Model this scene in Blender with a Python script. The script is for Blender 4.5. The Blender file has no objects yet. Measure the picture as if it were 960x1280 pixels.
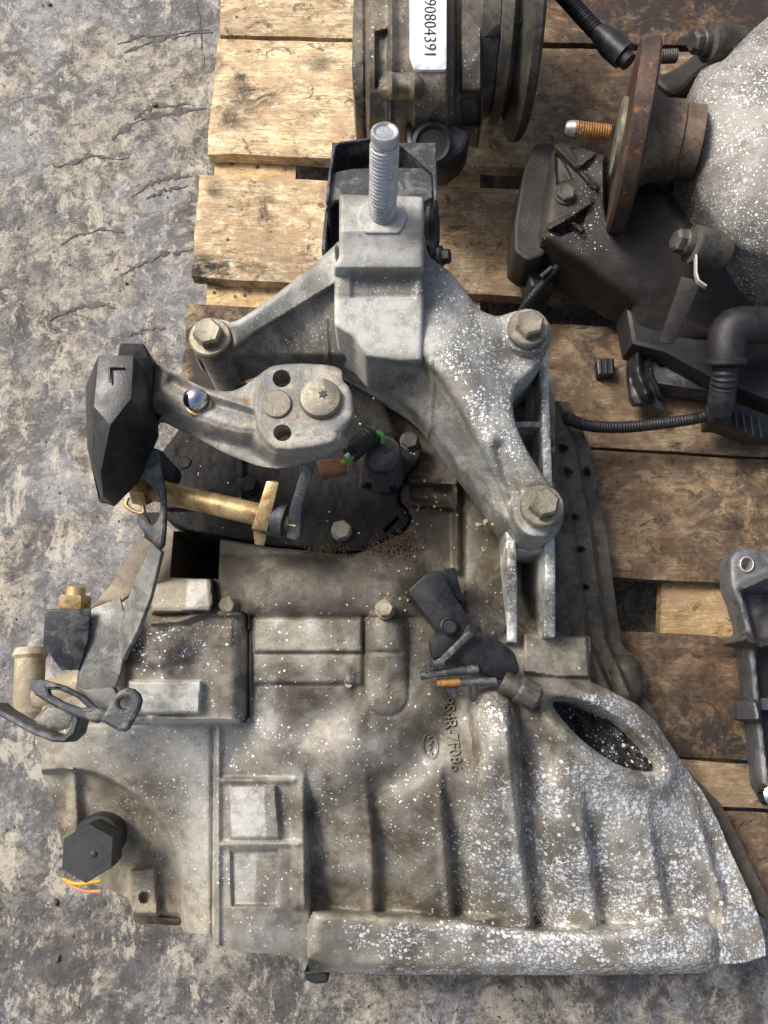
import bpy, bmesh, math, random
import numpy as np
from mathutils import Vector, Matrix
from math import radians, sin, cos, pi
random.seed(7); rng = np.random.default_rng(7)
S = bpy.context.scene
COL = S.collection

# ------------------------------------------------------------------ camera, sky, sun, exposure
HC, TILT, F = 1.15, radians(14.6), 1000.0        # camera height, tilt, focal length in photo pixels
cam = bpy.data.cameras.new('camera'); cam_o = bpy.data.objects.new('camera', cam); COL.objects.link(cam_o)
cam_o.location = (0, 0, HC); cam_o.rotation_euler = (TILT, 0, 0)
cam.sensor_fit = 'VERTICAL'; cam.angle_y = 2*math.atan(640/F); cam.clip_start = 0.01; cam.clip_end = 200
S.camera = cam_o
SUN_EL, SUN_AZ = radians(50), radians(148)       # azimuth counted from +X: light comes from the upper left
w = bpy.data.worlds.new('World'); S.world = w; w.use_nodes = True
nt = w.node_tree; bgn = nt.nodes['Background']
sky = nt.nodes.new('ShaderNodeTexSky'); sky.sky_type = 'NISHITA'; sky.sun_disc = False
sky.sun_elevation = SUN_EL; sky.sun_rotation = radians(90) - SUN_AZ
sky.air_density = 1.0; sky.dust_density = 6.0; sky.ozone_density = 1.0
nt.links.new(sky.outputs[0], bgn.inputs[0]); bgn.inputs[1].default_value = 0.115
sl = bpy.data.lights.new('sun', 'SUN'); sl.energy = 2.9; sl.angle = radians(20); sl.color = (1, .985, .965)
sun = bpy.data.objects.new('sun', sl); COL.objects.link(sun)
sun.rotation_euler = Vector((cos(SUN_EL)*cos(SUN_AZ), cos(SUN_EL)*sin(SUN_AZ), sin(SUN_EL))).to_track_quat('Z', 'Y').to_euler()
S.view_settings.view_transform = 'Standard'; S.view_settings.look = 'None'
S.view_settings.exposure = 0.36; S.view_settings.gamma = 1
S.view_settings.use_curve_mapping = False

# ------------------------------------------------------------------ geometry helpers
def PN(x, y, z):                                 # photo pixel + height above ground -> world point
    x = np.asarray(x, float); y = np.asarray(y, float); z = np.asarray(z, float)
    dx = (x-480)/F; dy = -(y-640)/F
    wy = dy*cos(TILT) + sin(TILT); wz = dy*sin(TILT) - cos(TILT)
    t = (HC - z)/(-wz)
    return np.stack([dx*t, wy*t, z+0*t], -1)
def P(x, y, z): return Vector([float(v) for v in PN(x, y, z)])

def setp(o, label=None, cat=None, group=None, kind=None):
    if label: o['label'] = label
    if cat: o['category'] = cat
    if group: o['group'] = group
    if kind: o['kind'] = kind
    return o
def wloc(o):
    v = Vector(o.location)
    while o.parent: o = o.parent; v += Vector(o.location)
    return v
def empty(name, loc, label, cat, group=None):
    o = bpy.data.objects.new(name, None); COL.objects.link(o); o.location = loc; o.empty_display_size = .02
    return setp(o, label, cat, group)
def place(name, me, mat, parent=None, origin=None):
    """mesh in world coordinates -> object whose origin sits at the piece's own base"""
    n = len(me.vertices); co = np.empty(n*3, np.float32); me.vertices.foreach_get('co', co); co = co.reshape(-1, 3)
    if origin is None:
        origin = np.array([(co[:, 0].min()+co[:, 0].max())/2, (co[:, 1].min()+co[:, 1].max())/2, co[:, 2].min()])
    co -= np.asarray(origin, np.float32); me.vertices.foreach_set('co', co.ravel()); me.update()
    if mat is not None:
        me.materials.clear(); me.materials.append(mat)
    o = bpy.data.objects.new(name, me); COL.objects.link(o)
    if parent is not None:
        o.parent = parent; o.location = Vector(origin) - wloc(parent)
    else: o.location = Vector(origin)
    return o
def finish(me, ang=35):
    me.polygons.foreach_set('use_smooth', [True]*len(me.polygons)); me.set_sharp_from_angle(angle=radians(ang)); me.update()
def from_data(name, v, f, mat, parent=None, ang=35, bevel=0, seg=2, fixn=True):
    me = bpy.data.meshes.new(name); me.from_pydata([tuple(map(float, a)) for a in v], [], f)
    bm = bmesh.new(); bm.from_mesh(me)
    if fixn: bmesh.ops.recalc_face_normals(bm, faces=bm.faces)
    if bevel:
        es = [e for e in bm.edges if len(e.link_faces) == 2 and e.calc_face_angle(0) > radians(25)]
        bmesh.ops.bevel(bm, geom=es, offset=bevel, segments=seg, profile=.5, affect='EDGES', clamp_overlap=True)
    bm.to_mesh(me); bm.free(); finish(me, ang)
    return place(name, me, mat, parent)

def chaikin(p, k=1):
    p = np.asarray(p, float)
    for _ in range(k):
        q = np.roll(p, -1, 0); p = np.stack([.75*p+.25*q, .25*p+.75*q], 1).reshape(-1, 2)
    return p
def circ(x, y, r, ry=None, n=28, a0=0): return [(x+r*cos(2*pi*i/n+a0), y+(ry or r)*sin(2*pi*i/n+a0)) for i in range(n)]
def sdp(X, Y, poly, near=False):
    """signed distance (inside positive) of pixel points to a polygon"""
    p = np.asarray(poly, float); q = np.roll(p, -1, 0)
    best = np.full(X.shape, 1e18); ins = np.zeros(X.shape, bool); nx = np.zeros(X.shape); ny = np.zeros(X.shape)
    for (ax, ay), (bx, by) in zip(p, q):
        ex, ey = bx-ax, by-ay; L = ex*ex+ey*ey+1e-12
        t = np.clip(((X-ax)*ex+(Y-ay)*ey)/L, 0, 1); cx = ax+t*ex; cy = ay+t*ey
        d = (X-cx)**2+(Y-cy)**2; m = d < best
        best = np.where(m, d, best)
        if near: nx = np.where(m, cx, nx); ny = np.where(m, cy, ny)
        c = ((ay > Y) != (by > Y)) & (X < ex*(Y-ay)/(ey if abs(ey) > 1e-9 else 1e-9)+ax); ins ^= c
    s = np.sqrt(best)*np.where(ins, 1, -1)
    return (s, nx, ny) if near else s
def dl(X, Y, pts):
    best = np.full(X.shape, 1e9)
    for (ax, ay), (bx, by) in zip(pts[:-1], pts[1:]):
        ex, ey = bx-ax, by-ay; t = np.clip(((X-ax)*ex+(Y-ay)*ey)/(ex*ex+ey*ey+1e-9), 0, 1)
        best = np.minimum(best, np.hypot(X-ax-t*ex, Y-ay-t*ey))
    return best
def ss(t): t = np.clip(t, 0, 1); return t*t*(3-2*t)
def ga(X, Y, cx, cy, sx, sy): return np.exp(-((X-cx)/sx)**2-((Y-cy)/sy)**2)
def rbf(ctrl):
    c = np.array(ctrl, float); n = len(c); s = 300.
    def k(r2): return .5*r2*np.log(r2+1e-12)
    d = ((c[:, None, :2]-c[None, :, :2])**2).sum(-1)/s/s
    A = np.zeros((n+3, n+3)); A[:n, :n] = k(d)+np.eye(n)*1e-3; Q = np.c_[np.ones(n), c[:, :2]/s]; A[:n, n:] = Q; A[n:, :n] = Q.T
    sol = np.linalg.solve(A, np.r_[c[:, 2], 0, 0, 0])
    def f(X, Y):
        Z = sol[n]+sol[n+1]*X/s+sol[n+2]*Y/s
        for i in range(n): Z = Z+sol[i]*k(((X-c[i, 0])**2+(Y-c[i, 1])**2)/s/s)
        return Z
    return f
def vn(X, Y, sc, seed=0):                         # smooth value noise in -1..1
    r = np.random.default_rng(seed).uniform(-1, 1, (64, 64)); x = X/sc+31.7; y = Y/sc+17.3
    i = np.floor(x).astype(int); j = np.floor(y).astype(int); u = ss(x-i); v = ss(y-j)
    return (r[i % 64, j % 64]*(1-u)+r[(i+1) % 64, j % 64]*u)*(1-v)+(r[i % 64, (j+1) % 64]*(1-u)+r[(i+1) % 64, (j+1) % 64]*u)*v
def relief(name, outer, zf, zbot, mat, parent=None, holes=(), step=2.0, attrs=None, ang=40, clip=None):
    """a cast or forged piece: closed top surface of real height zf over an outline, with side walls down to zbot"""
    outer = np.asarray(outer, float); x0, y0 = outer.min(0)-step; x1, y1 = outer.max(0)+step
    xs = np.arange(x0, x1+step, step); ys = np.arange(y0, y1+step, step)
    X, Y = np.meshgrid(xs, ys); cX = X[:-1, :-1]+step/2; cY = Y[:-1, :-1]+step/2
    sc = sdp(cX, cY, outer)
    for h in holes: sc = np.minimum(sc, -sdp(cX, cY, h))
    use = sc > 0
    cnt = np.zeros(X.shape, int)
    for a in (0, 1):
        for b in (0, 1): cnt[a:a+use.shape[0], b:b+use.shape[1]] += use
    bnd = (cnt > 0) & (cnt < 4)
    bx, by = X[bnd], Y[bnd]
    sd, nx, ny = sdp(bx, by, outer, True); d = np.abs(sd)
    for h in holes:
        s2, mx, my = sdp(bx, by, h, True); m = np.abs(s2) < d
        d = np.where(m, np.abs(s2), d); nx = np.where(m, mx, nx); ny = np.where(m, my, ny)
    X[bnd] = nx; Y[bnd] = ny
    idx = -np.ones(X.shape, int); sel = cnt > 0; idx[sel] = np.arange(sel.sum())
    vx, vy = X[sel], Y[sel]; Z = zf(vx, vy); V = PN(vx, vy, Z)
    jj, ii = np.nonzero(use)
    q = np.stack([idx[jj, ii], idx[jj+1, ii], idx[jj+1, ii+1], idx[jj, ii+1]], 1)
    e = np.concatenate([q[:, [0, 1]], q[:, [1, 2]], q[:, [2, 3]], q[:, [3, 0]]])
    key = e[:, 0].astype(np.int64)*10**7+e[:, 1]; rk = e[:, 1].astype(np.int64)*10**7+e[:, 0]
    be = e[~np.isin(key, rk)]
    bv = np.unique(be); mp = {int(a): len(V)+k for k, a in enumerate(bv)}
    low = V[bv].copy(); low[:, 2] = np.minimum(low[:, 2]-.001, zbot(vx[bv], vy[bv]) if callable(zbot) else zbot)
    V2 = np.concatenate([V, low]); lut = np.zeros(len(V), int); lut[bv] = np.arange(len(bv))+len(V)
    sq = np.stack([be[:, 1], be[:, 0], lut[be[:, 0]], lut[be[:, 1]]], 1)
    faces = np.concatenate([q, sq]).astype(np.int32)
    me = bpy.data.meshes.new(name); me.vertices.add(len(V2)); me.vertices.foreach_set('co', V2.astype(np.float32).ravel())
    me.loops.add(faces.size); me.loops.foreach_set('vertex_index', faces.ravel())
    me.polygons.add(len(faces)); me.polygons.foreach_set('loop_start', np.arange(0, faces.size, 4, dtype=np.int32))
    me.polygons.foreach_set('loop_total', np.full(len(faces), 4, np.int32))
    me.update(calc_edges=True); me.validate()
    if attrs:
        for k, fn in attrs.items():
            a = me.attributes.new(k, 'FLOAT', 'POINT'); v = np.clip(fn(vx, vy), 0, 1); v = np.concatenate([v, v[bv]])
            if len(v) == len(me.vertices): a.data.foreach_set('value', v.astype(np.float32))
    finish(me, ang)
    return place(name, me, mat, parent)
def slab(name, poly, zt, zb, mat, parent=None, bevel=.0015, holes=(), soft=0):
    """upright plate: outline traced at its top height zt, straight down to zb"""
    if soft: poly = chaikin(poly, soft)
    cu = bpy.data.curves.new(name, 'CURVE'); cu.dimensions = '2D'; cu.fill_mode = 'BOTH'
    for pl in [poly]+list(holes):
        pw = [P(x, y, zt) for x, y in pl]
        s = cu.splines.new('POLY'); s.points.add(len(pw)-1); s.use_cyclic_u = True
        for i, p in enumerate(pw): s.points[i].co = (p.x, p.y, 0, 1)
    bevel = min(bevel, (zt-zb)*.4)
    cu.extrude = (zt-zb)/2-bevel; cu.bevel_depth = bevel; cu.bevel_resolution = 1; cu.offset = -bevel
    t = bpy.data.objects.new('t', cu); COL.objects.link(t)
    me = bpy.data.meshes.new_from_object(t.evaluated_get(bpy.context.evaluated_depsgraph_get()))
    bpy.data.objects.remove(t); bpy.data.curves.remove(cu); me.name = name
    me.transform(Matrix.Translation((0, 0, (zt+zb)/2))); finish(me, 30)
    return place(name, me, mat, parent)
def facets(name, verts, faces, thick, mat, parent=None, bevel=.001, zbot=None):
    """bent sheet or moulded shell given by pixel+height corners, with thickness (or walls down to zbot)"""
    V = [P(*v) for v in verts]; me = bpy.data.meshes.new(name); me.from_pydata(V, [], faces)
    bm = bmesh.new(); bm.from_mesh(me); bmesh.ops.recalc_face_normals(bm, faces=bm.faces)
    s = sum(f.normal.z*f.calc_area() for f in bm.faces)
    if s < 0: bmesh.ops.reverse_faces(bm, faces=bm.faces)
    if zbot is None:
        bmesh.ops.solidify(bm, geom=list(bm.faces), thickness=thick)
    else:
        r = bmesh.ops.extrude_face_region(bm, geom=list(bm.faces))
        for g in r['geom']:
            if isinstance(g, bmesh.types.BMVert): g.co.z = zbot
    bmesh.ops.recalc_face_normals(bm, faces=bm.faces)
    if bevel:
        es = [e for e in bm.edges if len(e.link_faces) == 2 and e.calc_face_angle(0) > radians(22)]
        bmesh.ops.bevel(bm, geom=es, offset=bevel, segments=2, profile=.5, affect='EDGES', clamp_overlap=True)
    bm.to_mesh(me); bm.free(); finish(me, 30)
    return place(name, me, mat, parent)
def frame(origin, axis, roll=0):
    z = Vector(axis).normalized(); q = z.to_track_quat('Z', 'Y')
    return Matrix.Translation(origin) @ q.to_matrix().to_4x4() @ Matrix.Rotation(roll, 4, 'Z')
def lathe(name, prof, mtx, mat, parent=None, n=32, ang=35, star=None):
    """profile [(radius, height)...] about the local z of mtx"""
    V = []; Fc = []
    for (r, h) in prof:
        for k in range(n):
            rr = r*(star(2*pi*k/n) if star else 1)
            V.append(mtx @ Vector((rr*cos(2*pi*k/n), rr*sin(2*pi*k/n), h)))
    m = len(prof)
    for i in range(m-1):
        for k in range(n): Fc.append((i*n+k, i*n+(k+1) % n, (i+1)*n+(k+1) % n, (i+1)*n+k))
    Fc.append(tuple(range(n))[::-1]); Fc.append(tuple((m-1)*n+k for k in range(n)))
    return from_data(name, V, Fc, mat, parent, ang)
def tube(name, pts, r, mat, parent=None, n=12, ribs=0, amp=.0, sub=8):
    """hose or wire through world points; ribs>0 = corrugation pitch in metres; r a number or one per point"""
    pts = [Vector(p) for p in pts]; rs = r if isinstance(r, (list, tuple)) else [r]*len(pts)
    Q = []; R = []
    ext = [pts[0]*2-pts[1]]+pts+[pts[-1]*2-pts[-2]]
    for i in range(1, len(ext)-2):
        a, b, c, d = ext[i-1:i+3]; L = (c-b).length; k = max(sub, int(L/ribs*4) if ribs else sub)
        for s in range(k):
            t = s/k; Q.append(.5*((2*b)+(c-a)*t+(2*a-5*b+4*c-d)*t*t+(3*b-a-3*c+d)*t**3)); R.append(rs[i-1]*(1-t)+rs[i]*t)
    Q.append(pts[-1]); R.append(rs[-1])
    V = []; Fc = []; up = Vector((0, 0, 1)); acc = 0
    for i, p in enumerate(Q):
        d = (Q[min(i+1, len(Q)-1)]-Q[max(i-1, 0)]).normalized(); a = d.cross(up)
        if a.length < .05: a = d.cross(Vector((0, 1, 0)))
        a.normalize(); b = a.cross(d); up = b
        if i: acc += (p-Q[i-1]).length
        rr = R[i]*(1+amp*(1 if (ribs and int(acc/ribs*2) % 2) else 0))
        for k in range(n): V.append(p+a*rr*cos(2*pi*k/n)+b*rr*sin(2*pi*k/n))
    for i in range(len(Q)-1):
        for k in range(n): Fc.append((i*n+k, i*n+(k+1) % n, (i+1)*n+(k+1) % n, (i+1)*n+k))
    Fc.append(tuple(range(n))[::-1]); Fc.append(tuple((len(Q)-1)*n+k for k in range(n)))
    return from_data(name, V, Fc, mat, parent, 50)
def hexprof(r, h, c=.12): return [(r*.9, 0), (r, .0005), (r, h*(1-c)), (r*.86, h)]
UP = (0, 0, 1)
def bolt(parent, x, y, z, rpx, h, mat, flange=1.35, fh=.004, roll=.3, name='bolt', tilt=(0, 0), dome=0):
    """flanged hexagon bolt standing at a pixel and height; rpx its corner radius in pixels"""
    s = (P(x+1, y, z)-P(x, y, z)).length; r = rpx*s; o = P(x, y, z)
    ax = Vector((tilt[0], tilt[1], 1)); m = frame(o, ax, roll)
    f = lathe(name, [(r*flange*.98, -.004), (r*flange, 0), (r*flange, fh*.6), (r*flange*.93, fh), (r*.9, fh)], m, mat, parent, 32)
    hd = lathe('head', [(r, fh*.5), (r, h*.86), (r*.84, h), (r*.5, h*(1-.04+dome))], m, mat, f, 6, 20)
    return f
def thread_mesh(name, r, L, pitch, m, mat, parent=None, n=28, taper=.0, start=0):
    V = []; Fc = []; rows = int(L/pitch*8)
    for i in range(rows+1):
        z = L*i/rows
        for k in range(n):
            th = 2*pi*k/n; ph = (z/pitch-th/2/pi) % 1; tri = abs(ph-.5)*2
            rr = r*(1-.11*tri); 
            if z > L-.003: rr = min(rr, r*.9)
            V.append(m @ Vector((rr*cos(th), rr*sin(th), z)))
    for i in range(rows):
        for k in range(n): Fc.append((i*n+k, i*n+(k+1) % n, (i+1)*n+(k+1) % n, (i+1)*n+k))
    Fc.append(tuple(range(n))[::-1]); Fc.append(tuple(rows*n+k for k in range(n)))
    return from_data(name, V, Fc, mat, parent, 60)
def text_on(name, txt, x, y, size, ang, zf, eps, mat, parent=None, depth=.0008, sx=1.0, off=0.0):
    """lettering laid on a surface: size in pixels, running along ang (degrees clockwise from right)"""
    cu = bpy.data.curves.new(name, 'FONT'); cu.body = txt; cu.size = 1; cu.offset = off; cu.resolution_u = 3
    t = bpy.data.objects.new('t', cu); COL.objects.link(t)
    me = bpy.data.meshes.new_from_object(t.evaluated_get(bpy.context.evaluated_depsgraph_get()))
    bpy.data.objects.remove(t); bpy.data.curves.remove(cu); me.name = name
    bm = bmesh.new(); bm.from_mesh(me); bmesh.ops.triangulate(bm, faces=bm.faces)
    r = bmesh.ops.extrude_face_region(bm, geom=list(bm.faces)); top = {g for g in r['geom'] if isinstance(g, bmesh.types.BMVert)}
    a = radians(ang)
    for v in bm.verts:
        u, q = v.co.x*size*sx, v.co.y*size
        px = x+u*cos(a)+q*sin(a); py = y+u*sin(a)-q*cos(a)
        z = float(zf(np.array([px]), np.array([py]))[0])+(eps if v in top else eps-depth)
        v.co = P(px, py, z)
    bmesh.ops.recalc_face_normals(bm, faces=bm.faces); bm.to_mesh(me); bm.free()
    return place(name, me, mat, parent)

# ------------------------------------------------------------------ materials
def srgb(*c): return tuple(((v/255)/12.92 if v/255 <= .04045 else ((v/255+.055)/1.055)**2.4) for v in c)+(1,)
class NB:
    def __init__(s, name):
        s.m = bpy.data.materials.new(name); s.m.use_nodes = True; s.t = s.m.node_tree; s.b = s.t.nodes['Principled BSDF']
        s.pos = s.n('ShaderNodeNewGeometry').outputs['Position']
    def n(s, k): return s.t.nodes.new(k)
    def l(s, a, b): s.t.links.new(a, b)
    def put(s, sock, v):
        if hasattr(v, 'is_linked') or hasattr(v, 'links'): s.l(v, sock)
        else: sock.default_value = v
    def noise(s, sc, det=4, rough=.6, dist=0, vec=None, stretch=None):
        n = s.n('ShaderNodeTexNoise'); n.inputs['Scale'].default_value = sc; n.inputs['Detail'].default_value = det
        n.inputs['Roughness'].default_value = rough; n.inputs['Distortion'].default_value = dist
        v = vec or s.pos
        if stretch:
            m = s.n('ShaderNodeMapping'); s.l(v, m.inputs[0]); m.inputs['Scale'].default_value = stretch[:3]
            if len(stretch) > 3: m.inputs['Rotation'].default_value = (0, 0, stretch[3])
            v = m.outputs[0]
        s.l(v, n.inputs['Vector']); return n.outputs[0]
    def ramp(s, f, a, b, lo=0, hi=1):
        r = s.n('ShaderNodeMapRange'); s.l(f, r.inputs[0]); r.inputs[1].default_value = a; r.inputs[2].default_value = b
        r.inputs[3].default_value = lo; r.inputs[4].default_value = hi; return r.outputs[0]
    def math(s, op, a, b=0.):
        m = s.n('ShaderNodeMath'); m.operation = op; s.put(m.inputs[0], a); s.put(m.inputs[1], b); return m.outputs[0]
    def mix(s, f, a, b):
        m = s.n('ShaderNodeMix'); m.data_type = 'RGBA'; s.put(m.inputs[0], f); s.put(m.inputs[6], a); s.put(m.inputs[7], b); return m.outputs[2]
    def attr(s, k): a = s.n('ShaderNodeAttribute'); a.attribute_name = k; return a.outputs['Fac']
    def bump(s, h, strength, dist=.001, nrm=None):
        b = s.n('ShaderNodeBump'); b.inputs['Strength'].default_value = strength; b.inputs['Distance'].default_value = dist
        s.l(h, b.inputs['Height'])
        if nrm: s.l(nrm, b.inputs['Normal'])
        s.l(b.outputs[0], s.b.inputs['Normal']); return b.outputs[0]
def metal(name, c1, c2, c3=None, rough=.55, met=.5, sc=45, spec=.5, speck=None, rust=None, rustamt=.5, bump=.35, grit=900, streak=0, dirtc=(.05, .04, .03), spot=.35):
    """weathered surface: two mottled tones, dirt film, optional bright corrosion specks and rust"""
    N = NB(name); a = N.noise(sc, 6, .65, .6); fine = N.noise(grit, 3, .6)
    col = N.mix(N.ramp(a, .35, .65), c1, c2)
    col = N.mix(N.ramp(fine, .42, .6, 0, .5), col, tuple(v*.55 for v in c1[:3])+(1,))
    if c3: col = N.mix(N.ramp(N.noise(sc*.6, 6, .75, .6), .49, .57, 0, .85), col, c3)
    big = N.noise(11, 7, .75, .7); col = N.mix(N.ramp(big, .50, .57, 0, .55), col, tuple(v*.52 for v in c1[:3])+(1,)); col = N.mix(N.ramp(big, .43, .49, .45, 0), col, tuple(min(1, v*1.35) for v in c2[:3])+(1,))
    # small dark pits
    col = N.mix(N.ramp(N.noise(sc*5, 5, .75), .56, .63, 0, min(1, spot+.15)), col, tuple(v*.3 for v in c1[:3])+(1,))
    if rust: col = N.mix(N.ramp(N.noise(sc*1.7, 5, .75, .5), .62-.14*rustamt, .72-.14*rustamt, 0, .95), col, rust)
    df = N.math('MULTIPLY', N.attr('dirt'), N.ramp(N.noise(90, 5, .7), .25, .6, .55, 1)); 
    col = N.mix(df, col, dirtc+(1,))
    col = N.mix(N.math('MULTIPLY', N.attr('clean_lit'), N.ramp(N.noise(70, 6, .75), .38, .52, .45, 1)), col, srgb(206, 203, 194))
    mt = met; rg = N.ramp(a, .3, .7, rough-.12, rough+.12)
    if speck:
        vo = N.n('ShaderNodeTexVoronoi'); vo.inputs['Scale'].default_value = speck; vo.inputs['Randomness'].default_value = 1
        wv = N.n('ShaderNodeVectorMath'); wv.operation = 'ADD'; nz = N.n('ShaderNodeTexNoise'); nz.inputs['Scale'].default_value = 420; nz.inputs['Detail'].default_value = 4; nz.inputs['Roughness'].default_value = .7; N.l(N.pos, nz.inputs['Vector'])
        sc2 = N.n('ShaderNodeVectorMath'); sc2.operation = 'SCALE'; sc2.inputs['Scale'].default_value = .0042; N.l(nz.outputs[1], sc2.inputs[0])
        N.l(N.pos, wv.inputs[0]); N.l(sc2.outputs[0], wv.inputs[1]); N.l(wv.outputs[0], vo.inputs['Vector'])
        rnd = N.n('ShaderNodeSeparateColor'); N.l(vo.outputs['Color'], rnd.inputs[0])
        sp = N.attr('speck'); clump = N.ramp(N.noise(24, 5, .75), .42, .58, .12, 1.3)
        thr = N.math('MULTIPLY', sp, clump)
        on = N.math('LESS_THAN', rnd.outputs[0], thr)
        size = N.math('MULTIPLY', N.ramp(rnd.outputs[1], 0, 1, .2, .55), N.ramp(sp, .1, .6, .55, 1))
        blob = N.math('LESS_THAN', vo.outputs['Distance'], size)
        m = N.math('MULTIPLY', on, blob)
        v2 = N.n('ShaderNodeTexVoronoi'); v2.inputs['Scale'].default_value = speck*2.1; N.l(wv.outputs[0], v2.inputs['Vector'])
        r2 = N.n('ShaderNodeSeparateColor'); N.l(v2.outputs['Color'], r2.inputs[0])
        m2 = N.math('MULTIPLY', N.math('LESS_THAN', r2.outputs[0], N.math('MULTIPLY', thr, .9)), N.math('LESS_THAN', v2.outputs['Distance'], N.ramp(r2.outputs[1], 0, 1, .15, .5)))
        m = N.math('MAXIMUM', m, m2)
        fr = N.noise(620, 4, .7); fm = N.math('MULTIPLY', N.ramp(fr, .50, .60), N.ramp(thr, .12, .9, 0, .6))
        m = N.math('MULTIPLY', m, N.ramp(N.noise(300, 4, .7), .34, .46, .3, 1))
        if speck < 250: m = N.math('MAXIMUM', m, fm)
        col = N.mix(m, col, srgb(236, 237, 238)); 
        rg = N.mix(m, rg, (.3, .3, .3, 1))
        h = N.math('ADD', N.math('MULTIPLY', m, .5), fine)
    else: h = fine
    N.b.inputs['Specular IOR Level'].default_value = spec
    N.l(col, N.b.inputs['Base Color']); N.b.inputs['Metallic'].default_value = met; N.l(rg, N.b.inputs['Roughness'])
    nb = N.bump(N.noise(330, 5, .65), bump*.9, .0011); N.bump(h, bump*1.2, .0008, nb)
    return N.m
def plain(name, c, rough=.5, met=0., var=.35, sc=120, dust=None, dustamt=.4, bump=.2, clear=False):
    N = NB(name); a = N.noise(sc, 5, .65, .3)
    col = N.mix(N.ramp(a, .3, .7), tuple(v*(1-var) for v in c[:3])+(1,), tuple(min(1, v*(1+var)) for v in c[:3])+(1,))
    if dust: col = N.mix(N.ramp(N.noise(sc*.6, 6, .75, .8), .42, .72, 0, dustamt), col, dust)
    N.l(col, N.b.inputs['Base Color']); N.b.inputs['Metallic'].default_value = met
    N.l(N.ramp(a, .3, .7, rough-.1, rough+.12), N.b.inputs['Roughness']); N.bump(N.noise(sc*6, 3, .6), bump, .0008)
    return N.m

M = {}
M['cast'] = metal('cast_aluminium', srgb(118, 110, 94), srgb(148, 141, 125), srgb(98, 85, 68), .5, .25, 34, speck=215, bump=.5)
M['case'] = metal('dusty_casting', srgb(136, 126, 106), srgb(166, 156, 134), srgb(112, 99, 79), .68, .2, 30, speck=230, bump=.5)
M['bracket'] = metal('bracket_aluminium', srgb(140, 139, 133), srgb(166, 165, 158), srgb(120, 114, 101), .58, .15, 36, speck=330, bump=.35)
M['fin'] = metal('bare_aluminium', srgb(165, 165, 158), srgb(196, 197, 190), srgb(120, 112, 96), .5, .45, 60, speck=340, bump=.5)
M['dark_flange'] = metal('grimy_flange', srgb(92, 86, 74), srgb(108, 101, 86), srgb(68, 62, 52), .75, .15, 50, bump=.8, spot=.6)
M['greasy'] = metal('greasy_cover', srgb(26, 23, 20), srgb(36, 32, 28), srgb(18, 16, 14), .5, 0, 60, .3, 240, dirtc=(.007, .006, .005), bump=1.0, grit=700, spot=.6)
M['lever'] = metal('worn_steel', srgb(136, 135, 131), srgb(158, 155, 147), srgb(176, 166, 144), .6, .15, 50, rust=srgb(140, 96, 56), rustamt=.38, bump=.25, spot=.5)
M['boltd'] = metal('dusty_bolt', srgb(140, 134, 118), srgb(160, 152, 134), srgb(112, 102, 84), .5, .45, 90, bump=.3)
M['boltg'] = metal('dark_bolt', srgb(80, 77, 70), srgb(96, 92, 84), srgb(60, 56, 50), .55, .4, 90, bump=.4)
M['zincy'] = metal('yellow_zinc', srgb(176, 148, 100), srgb(196, 172, 128), srgb(128, 98, 58), .42, .55, 60, bump=.2)
M['stud'] = metal('stud_steel', srgb(176, 177, 177), srgb(200, 201, 200), srgb(150, 150, 146), .35, .6, 90, bump=.25)
M['chrome'] = plain('chrome', srgb(205, 208, 214), .16, 1., .05, bump=.02)
M['bsteel'] = metal('black_painted_steel', srgb(50, 53, 57), srgb(68, 71, 75), srgb(112, 110, 104), .5, .2, 70, bump=.3)
M['csteel'] = metal('scuffed_steel', srgb(118, 118, 112), srgb(158, 156, 146), srgb(78, 80, 82), .5, .3, 70, rust=srgb(150, 92, 50), rustamt=.0, bump=.35)
M['tan'] = metal('dusty_strap', srgb(128, 115, 98), srgb(140, 128, 108), srgb(112, 104, 96), .7, .1, 40, bump=.2)
M['cream'] = metal('dusty_cream_casting', srgb(172, 158, 130), srgb(188, 176, 150), srgb(150, 136, 110), .7, .1, 40, bump=.4)
M['plastic'] = plain('black_plastic', srgb(24, 25, 27), .42, 0, .4, 60, dust=srgb(92, 90, 84), dustamt=.28, bump=.25)
M['plug'] = plain('plug_plastic', srgb(40, 42, 45), .5, 0, .15, 50, dust=srgb(96, 88, 70), dustamt=.2, bump=.25)
M['rubber'] = plain('black_rubber', srgb(26, 26, 28), .55, 0, .3, 80, dust=srgb(60, 58, 54), dustamt=.35, bump=.3)
M['brownblack'] = metal('dark_casting', srgb(50, 45, 42), srgb(62, 56, 52), srgb(38, 35, 33), .55, .2, 60, speck=260, bump=.5)
M['rust'] = metal('rusty_steel', srgb(74, 58, 50), srgb(92, 72, 60), srgb(60, 54, 52), .6, .4, 50, rust=srgb(160, 98, 50), rustamt=.25, bump=.5)
M['hub'] = metal('rusty_hub', srgb(98, 82, 66), srgb(122, 104, 84), srgb(66, 58, 52), .55, .4, 40, rust=srgb(134, 92, 60), rustamt=.3, bump=.3)
M['orange'] = metal('orange_rust', srgb(150, 100, 50), srgb(176, 132, 74), srgb(96, 66, 40), .6, .2, 150, bump=.5)
M['copper'] = metal('copper_rust', srgb(140, 94, 66), srgb(160, 116, 86), srgb(92, 66, 50), .6, .3, 150, bump=.5)
M['label'] = plain('label_paper', srgb(238, 238, 238), .45, 0, .02, 60, dust=srgb(190, 188, 180), dustamt=.25, bump=.05)
M['ink'] = plain('label_ink', srgb(50, 50, 54), .6, 0, .1, 60, bump=0)
M['green'] = plain('green_wire', srgb(84, 150, 70), .4, 0, .2, 60, bump=.05)
M['yellow'] = plain('yellow_wire', srgb(214, 172, 60), .5, 0, .2, 60, bump=.1)
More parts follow.
